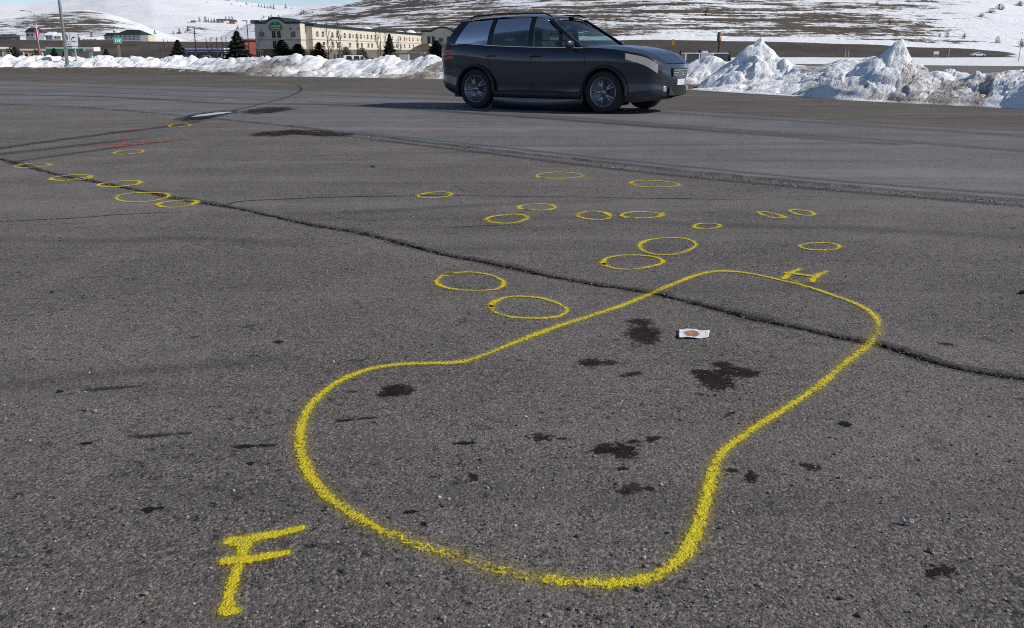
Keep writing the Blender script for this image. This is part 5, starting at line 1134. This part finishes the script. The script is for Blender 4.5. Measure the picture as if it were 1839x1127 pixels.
# ---------------------------------------------------------------- parked vehicles
M_CW = simple('white_car_paint', (.70, .71, .72), .3); M_CS = simple('silver_car_paint', (.36, .38, .40), .3, .4); M_CD = simple('dark_car_paint', (.04, .045, .05), .3)
PROF = {'pickup': ([(-2.7, .45), (-2.75, .95), (-.55, 1.0), (-.45, 1.72), (-.25, 1.80), (.75, 1.78), (1.35, 1.12), (2.55, 1.0), (2.7, .8), (2.7, .42)], [(-.35, 1.1, 1.66, .42), (.5, 1.1, 1.66, .42)]),
        'sedan': ([(-2.3, .4), (-2.35, .9), (-1.7, 1.0), (-1.0, 1.42), (.3, 1.44), (1.1, .98), (2.1, .85), (2.3, .6), (2.3, .38)], [(-.7, 1.0, 1.36, .42), (.25, 1.0, 1.36, .38)]),
        'van': ([(-2.6, .4), (-2.65, 1.5), (-2.5, 1.95), (1.1, 1.95), (1.7, 1.2), (2.3, 1.05), (2.45, .8), (2.45, .4)], [(-1.6, 1.2, 1.8, .6), (-.1, 1.2, 1.8, .6), (1.0, 1.2, 1.75, .35)])}
def vehicle(kind, px, Y, mat, rz, label, name):
    e = empty(name, at(px, Y, 0.0), rz); pr, wins = PROF[kind]; X, Z, Yv = Vector((1, 0, 0)), Vector((0, 0, 1)), Vector((0, 1, 0))
    bm = MB(); n = len(pr); vs = []
    for sgn in (-1, 1):
        for x, z in pr: vs.append((x, sgn * (.92 - max(0, z - 1.0) * .28), z))
    bm.add(vs, [tuple(range(n)), tuple(range(n, 2 * n))[::-1]] + [(i, i + n, (i + 1) % n + n, (i + 1) % n) for i in range(n)]); bm.build('body', mat, e)
    for x, z0, z1, hw in wins:
        for sgn in (-1, 1):
            y0 = sgn * (.92 - (z0 - 1.0) * .28 + .012); y1 = sgn * (.92 - (z1 - 1.0) * .28 + .012)
            mesh('side_window', [(x - hw, y0, z0), (x + hw, y0, z0), (x + hw * .8, y1, z1), (x - hw * .8, y1, z1)], [(0, 1, 2, 3) if sgn < 0 else (3, 2, 1, 0)], M_WIN, e)
    for x in (-1.55, 1.6):
        for sgn in (-1, 1):
            w = MB().lathe([(0, .12), (.2, .12), (.33, .10), (.36, .05), (.36, -.1), (0, -.1)], 16).build('wheel', M_RUB, e, True); w.location = (x, sgn * .85, .36); w.rotation_euler = (0, 0, 0 if sgn > 0 else math.pi)
    return tag(e, label, 'car')
vehicle('pickup', 368, 185, M_CS, .15, 'silver pickup truck parked near the blue canopy', 'parked_pickup')
vehicle('pickup', 776, 175, M_CW, .1, 'white pickup truck parked by the hotel entrance', 'parked_pickup')
vehicle('sedan', 345, 190, M_CD, .1, 'dark parked car behind the silver pickup', 'parked_car')
vehicle('sedan', 690, 185, M_CS, .5, 'silver parked car beside the lone spruce at the hotel', 'parked_car')
vehicle('sedan', 668, 190, M_CD, .45, 'dark parked car next to the silver car at the hotel', 'parked_car')
vehicle('van', 639, 190, M_CW, .4, 'white parked van below the long hotel wing', 'parked_van')
vehicle('sedan', 1208, 150, M_CS, .1, 'silver parked car beyond the nose of the crossover', 'parked_car')
def bus():
    e = empty('parked_trailer', at(1270, 140), .05); MB().box((-3.2, 0, .5), (3.2, 2.4, 2.1)).build('body', M_CD, e)
    MB().box((-3.25, -.05, 2.1), (3.25, 2.45, 2.22)).build('roof', M_CW, e); MB().box((-.5, .6, 2.22), (.3, 1.4, 2.5)).build('roof_vent', M_CW, e)
    for x in (-3.1, -1.1, .9): MB().box((x - .08, -.05, .5), (x + .08, -.001, 2.1)).build('pillar', M_CW, e)
    MB().box((-.9, -.04, .6), (.8, -.002, 2.05)).build('side_panel', M_CS, e)
    for x in (-2, 2): MB().lathe([(0, .1), (.4, .1), (.42, -.1), (0, -.1)], 14).build('wheel', M_RUB, e).location = (x, .05, .42)
    tag(e, 'dark long parked trailer with a white roof beside dark evergreens', 'trailer')
bus()
cw = vehicle('sedan', 1757, 330, M_CW, .1, 'white car driving along the highway bank', 'driving_car'); cw.location = at(1757, 334, 0.25)

# ---------------------------------------------------------------- trees
M_NEED = simple('dark_needles', (0.016, 0.026, 0.018), .9, sc=1.2, var=.45); M_NEED2 = simple('olive_needles', (0.034, 0.040, 0.024), .9, sc=1.2, var=.4); M_BARK = simple('grey_bark', (0.13, 0.11, 0.095), .9); M_TWIG = simple('bare_twigs', (0.14, 0.115, 0.10), .95, sc=2); M_SHRUB = simple('dry_shrub', (0.085, 0.062, 0.045), .95, sc=2)
def conifer_mesh(seed, shape, n, tri=0.11):
    """crown of unit height: drooping sprays spread through the volume"""
    r = random.Random(seed); vs, fs = [], []
    for k in range(n):
        z = r.random() ** 1.25 * .96 + .03
        if shape == 'spruce': R = .38 * (1 - z) ** .90 * (1 + .22 * math.sin(z * 55)) + .008
        elif shape == 'column': R = .27 * math.sin(min(1, (1 - z) * 1.25 + .02) * math.pi / 2) ** .7 * (.7 + .3 * min(1, z * 5))
        else: R = .46 * math.sqrt(max(0.01, 1 - ((z - .38) / .64) ** 2))
        a = r.uniform(0, 6.283); q_ = math.sqrt(r.uniform(.10, 1)) * r.uniform(.8, 1.12); x, y = R * q_ * math.cos(a), R * q_ * math.sin(a)
        L = tri * r.uniform(.6, 1.3) * (.55 + .6 * (1 - z)); dr = -.35 if shape == 'spruce' else .5
        d = Vector((math.cos(a), math.sin(a), dr + r.uniform(-.3, .3))).normalized() * L; s = Vector((-math.sin(a), math.cos(a), r.uniform(-.5, .5))).normalized() * L * .42
        p = Vector((x, y, z)); b0 = len(vs); vs += [tuple(p - d * .5 - s * .4), tuple(p - d * .4 + s * .5), tuple(p + d * .6), tuple(p + s)]
        fs += [(b0, b0 + 2, b0 + 1), (b0 + 1, b0 + 2, b0 + 3)]
    me = bpy.data.meshes.new('crown'); me.from_pydata(vs, [], fs); return me
CM = {('spruce', k): conifer_mesh(k, 'spruce', 2800) for k in range(2)}; CM[('small', 0)] = conifer_mesh(9, 'spruce', 170, .2); CM[('small', 1)] = conifer_mesh(11, 'round', 150, .22); CM[('column', 0)] = conifer_mesh(4, 'column', 2600, .09); CM[('round', 0)] = conifer_mesh(6, 'round', 2600, .09)
TRUNK = MB().tube([(0, 0, -.08), (0, 0, .5), (0, 0, .93)], [.022, .015, .004], 6); tm = bpy.data.meshes.new('trunk'); tm.from_pydata(TRUNK.v, [], TRUNK.f); tm.materials.append(M_BARK)
def tree(kind, k, loc, h, w, mat, label, name, group=None, rz=0.0):
    e = empty(name, loc, rz); me = CM[(kind, k)]
    if not me.materials: me.materials.append(mat)
    c = link('crown', me, e); c.scale = (w, w, h); t = link('trunk', tm, e); t.scale = (h, h, h)
    return tag(e, label, 'tree', group)
def tree_px(kind, k, px, pyt, Y, wpx, mat, label, name, group=None):
    b0 = at(px, Y); h = hpx(pyt, Y) - b0.z; width = wpx * Y / 1795; base_w = {'spruce': .54, 'column': .40, 'round': .92, 'small': .5}[kind]
    return tree(kind, k, b0, h, width / base_w, mat, label, name, group, px * 1.7)
tree_px('spruce', 0, 320, 71, 120, 38, M_NEED, 'broad dark spruce beside the thin pole and blue canopy', 'spruce_tree')
tree_px('spruce', 1, 427, 55, 135, 50, M_NEED, 'largest dark spruce in front of the red store', 'spruce_tree')
tree_px('spruce', 0, 700, 60, 165, 28, M_NEED, 'slender spruce standing before the long hotel wing', 'spruce_tree')
tree_px('column', 0, 507, 71, 225, 30, M_NEED, 'tall columnar evergreen beside the hotel door', 'evergreen_shrub')
tree_px('column', 0, 535, 78, 225, 30, M_NEED, 'shorter columnar evergreen at the corner of the hotel gable', 'evergreen_shrub')
tree_px('column', 0, 573, 76, 225, 26, M_NEED, 'columnar evergreen at the start of the long hotel wing', 'evergreen_shrub')
tree_px('round', 0, 621, 83, 210, 24, M_NEED, 'round evergreen shrub under the hotel windows beside the white van', 'evergreen_shrub')
tree_px('round', 0, 650, 85, 210, 24, M_NEED, 'low round evergreen shrub between parked vehicles at the hotel', 'evergreen_shrub')
tree_px('column', 0, 784, 72, 240, 26, M_NEED, 'dark columnar evergreen before the cross wing of the hotel', 'evergreen_shrub')
tree_px('round', 0, 22, 83, 130, 34, M_NEED2, 'large dark round evergreen beside the tan shed', 'evergreen_shrub')
tree_px('round', 0, 63, 88, 130, 19, M_NEED2, 'dark round evergreen in front of the orange shop', 'evergreen_shrub')
tree_px('spruce', 1, 97, 86, 130, 26, M_NEED, 'small spruce in front of the green canopy', 'spruce_tree')
tree_px('spruce', 0, 114, 91, 125, 12, M_NEED, 'small spruce hard beside the tall lamp pole', 'spruce_tree')
tree_px('spruce', 0, 190, 87, 130, 24, M_NEED, 'small dark spruce between canopy and pale green sign', 'spruce_tree')
for px, pyt, w, lab in ((1247, 92, 14, 'dark evergreen at the end of the row behind the trailer'), (1257, 88, 14, 'tallest dark evergreen in the row behind the trailer'), (1266, 88.5, 12, 'narrow dark evergreen in the row behind the trailer'), (1274, 91, 13, 'evergreen in the row nearest the orange sign post')):
    tree_px('spruce', 0, px, pyt, 150, w, M_NEED, lab, 'evergreen_tree', 'evergreens behind the trailer')
tree_px('spruce', 1, 1309, 92, 150, 13, M_NEED, 'small spruce half hidden by the tall snow pile', 'spruce_tree')
tree_px('spruce', 1, 1222, 91, 150, 12, M_NEED, 'small spruce just beyond the nose of the crossover', 'spruce_tree')
GS = 'small conifers dotted over the snowy hills'; rr = random.Random(3)
spots = [(366, 37, 5, 8), (374, 37, 7, 11), (380, 37, 4, 8), (385, 37.5, 4, 7), (389, 37, 4, 7), (393, 37, 4, 7), (413, 36.5, 5, 8), (418, 36.5, 6, 8), (424, 36.5, 7, 9), (473, 34, 6, 6), (480, 33.5, 6, 8), (485, 34, 6, 6), (492, 33, 7, 8), (504, 32, 7, 6), (326, 58, 8, 9), (318, 59, 4, 6), (345, 55, 9, 9), (335, 56, 4, 4), (428, 46, 5, 6), (284, 61, 6, 7),
         (172, 68, 8, 13), (210, 65, 8, 13), (147, 70, 6, 11), (131, 66, 5, 8)]
for i, (px, py, w, h) in enumerate(spots):
    p = sit(px, py)
    if p is None: continue
    u = p.y / 1795; tree('small', 0, p - Vector((0, 2, 1)), h * u + 1, w * u / .5, M_NEED, ('conifer in the tight row between the hillside houses' if i < 6 else 'conifer close behind the reddish brown hillside house' if i < 9 else 'conifer rising just above the roof edge of the hotel' if i < 14 else 'conifer on the lower snowy slope beneath the hillside houses' if i < 20 else 'dark conifer among the houses below the brown knoll'), 'conifer', GS, i * 1.3)
GR = 'conifers along the far skyline'
for i, (px, py, w, h) in enumerate(((380, 4.5, 3, 3), (412, 1, 6, 4), (417, 1.5, 6, 4), (424, 9, 3, 3), (434, 4, 3, 3), (440, 11, 2.5, 2.5), (449, 7, 5, 4), (459, 10.5, 2.5, 2.5), (472, 12, 4, 6), (476, 12.5, 4, 5), (482, 13, 4, 6), (487, 13.5, 5, 5), (492, 13.5, 5, 5), (497, 13.8, 5, 8), (515.5, 14.5, 6, 7), (527, 14.6, 5, 2.5))):
    p = sit(px, py, ('hill.002',))
    if p is None: continue
    u = p.y / 1795; tree('small', 0, p - Vector((0, 0, 3)), h * u + 3, w * u / .5, M_NEED, 'tiny dark conifer on the far snowy skyline', 'conifer', GR, i * 2.1)
GB = 'round bushes on the wide hillside'
for i, (px, py, w, h) in enumerate(((1262, 23, 11, 13), (1566, 7, 8, 7), (1591, 39, 8, 8), (1456, 20, 5, 4), (1683, 62, 6, 7), (1697, 63, 9, 10), (1728, 66, 8, 10), (1789, 75, 10, 12), (1830, 80, 13, 14), (550, 24, 12, 6), (565, 23, 4, 3), (1770, 20, 16, 8), (1785, 14, 18, 9), (1752, 26, 12, 6), (1650, 42, 22, 5), (990, 60, 6, 8), (957, 50, 4, 5), (1820, 8, 14, 8))):
    p = sit(px, py, ('hill',))
    if p is None: continue
    u = p.y / 1795; tree('small', 1, p - Vector((0, 1, .8)), h * u + .8, w * u / .92, M_NEED2, {0: 'lone dark bushy tree high on the striped hillside', 1: 'dark bush far up the striped hillside near its snowiest part', 2: 'single dark bush halfway up the striped hillside', 3: 'tiny bush beyond the lone bushy tree on the hillside', 6: 'small leafless bush standing apart on the white slope above the board sign', 7: 'leafless bush on the white slope above the white highway car', 8: 'leafless bush beside the slim lamp pole on the white slope', 9: 'dark wide bush on the snowy shoulder above the hotel roof', 10: 'tiny bush next to the wide bush above the hotel roof', 14: 'long low brush patch on the smooth snowy slope', 15: 'bush on the hillside seen behind the crossover', 16: 'bush on the hillside seen behind the crossover'}.get(i, 'dark brush patch in the gully beside the smooth white slope' if i in (11, 12, 13, 17) else 'small bush of a close pair on the white slope'), 'bush', GB, i * 1.7)
# bare trees
def bare_mesh(seed, spread, levels, upright, n0=7):
    r = random.Random(seed); mb = MB()
    def grow(p, d, L, rad, lv):
        q_ = p + d * L; mid = p + d * L * .5 + Vector((r.uniform(-1, 1), r.uniform(-1, 1), 0)) * L * .05; mb.tube([p, mid, q_], [rad, rad * .85, rad * .62], 4 if lv < levels else 3, False)
        if lv == 0: return
        for k in range(r.choice((2, 3, 3))):
            t = r.uniform(.45, 1); nd = (d + Vector((r.uniform(-1, 1), r.uniform(-1, 1), r.uniform(-.1, .5) + upright)) * spread).normalized(); grow(p + d * L * t, nd, L * r.uniform(.55, .75), rad * .55, lv - 1)
    z = 0; p = Vector((0, 0, -.05))
    for k in range(n0):
        q_ = p + Vector((r.uniform(-.012, .012), r.uniform(-.012, .012), 1.0 / n0)); mb.tube([p, q_], [.013 * (1 - k / n0) + .003, .013 * (1 - (k + 1) / n0) + .002], 5, False)
        if k >= 1:
            for j in range(3):
                a = r.uniform(0, 6.28); nd = Vector((math.cos(a) * spread, math.sin(a) * spread, .6 + upright)).normalized(); grow(q_, nd, .17 * (1 - k / n0 * .55) + .03, .0065, levels)
        p = q_
    me = bpy.data.meshes.new('branches'); me.from_pydata(mb.v, [], mb.f); me.materials.append(M_TWIG); return me
BM = [bare_mesh(1, .55, 2, .25), bare_mesh(2, .35, 2, .6), bare_mesh(3, .8, 2, .1)]
def bare(px, pyt, Y, k, label, wf=1.0, group=None):
    b0 = at(px, Y); h = hpx(pyt, Y) - b0.z; e = empty('bare_tree', b0, px * .9); c = link('crown', BM[k], e); c.scale = (h * wf, h * wf, h)
    t = link('trunk', tm, e); t.scale = (h * .9, h * .9, h * .6); return tag(e, label, 'tree', group)
bare(466, 58, 200, 0, 'leafless tree in front of the hotel gable', 1.3); bare(590, 44, 200, 0, 'tall leafless tree before the long hotel wing, beside another'); bare(609, 47, 205, 1, 'leafless tree with upright branches before the long hotel wing', 1.2); bare(679, 62, 215, 0, 'leafless tree beside the slender spruce at the hotel'); bare(692, 60, 215, 1, 'slim leafless tree almost touching the slender spruce'); bare(716, 70, 215, 0, 'small leafless tree between the spruce and the utility enclosure'); bare(642, 66, 215, 1, 'leafless tree near the white van at the hotel')
for i, (px, py) in enumerate(((296, 74), (303, 76), (372, 72), (381, 71), (390, 70), (400, 70), (408, 71), (287, 80), (268, 82), (258, 85))):
    bare(px, py, 230, 1, 'thin leafless poplar against the brown highway bank', .8, 'poplars along the brown bank')
for px, py, Y, w, h, lab in ((1762, 127, 86, 50, 10, 'low brown leafless thicket standing in the snow field'), (1852, 124, 88, 40, 7, 'dark low brush at the end of the snow field')):
    b0 = at(px, Y); e = empty('thicket', b0); u = Y / 1795; r = random.Random(px); mb = MB()
    for k in range(900):
        x = r.gauss(0, .24) * w * u; y = r.uniform(-.8, .8); hh = h * u * max(.2, 1 - (abs(x) / (w * u * .55)) ** 2) * r.uniform(.5, 1.15)
        mb.add([(x - .012, y, 0), (x + .012, y, 0), (x + r.uniform(-.2, .2), y + r.uniform(-.1, .1), hh)], [(0, 1, 2)])
    mb.build('stems', M_SHRUB, e); tag(e, lab, 'bush')
r = random.Random(8)
for px, py, lab in ((585, 124, 'dry brown weed clump poking out of the snow bank'), (602, 118, 'dead shrub standing in the snow bank below the hotel'), (1003, 126, 'dry weeds in the snow behind the crossover')):
    g = G(px, py + 8); mb = MB()
    for k in range(160):
        a = r.uniform(0, 6.28); d = abs(r.gauss(0, .35)); hh = r.uniform(.15, .55); mb.add([(d * math.cos(a) - .008, d * math.sin(a), 0), (d * math.cos(a) + .008, d * math.sin(a), 0), (d * 1.5 * math.cos(a), d * 1.5 * math.sin(a), hh)], [(0, 1, 2)])
    o = mb.build('weed_clump', M_SHRUB); o.location = (g.x, g.y + 1.0, .25); tag(o, lab, 'weeds')
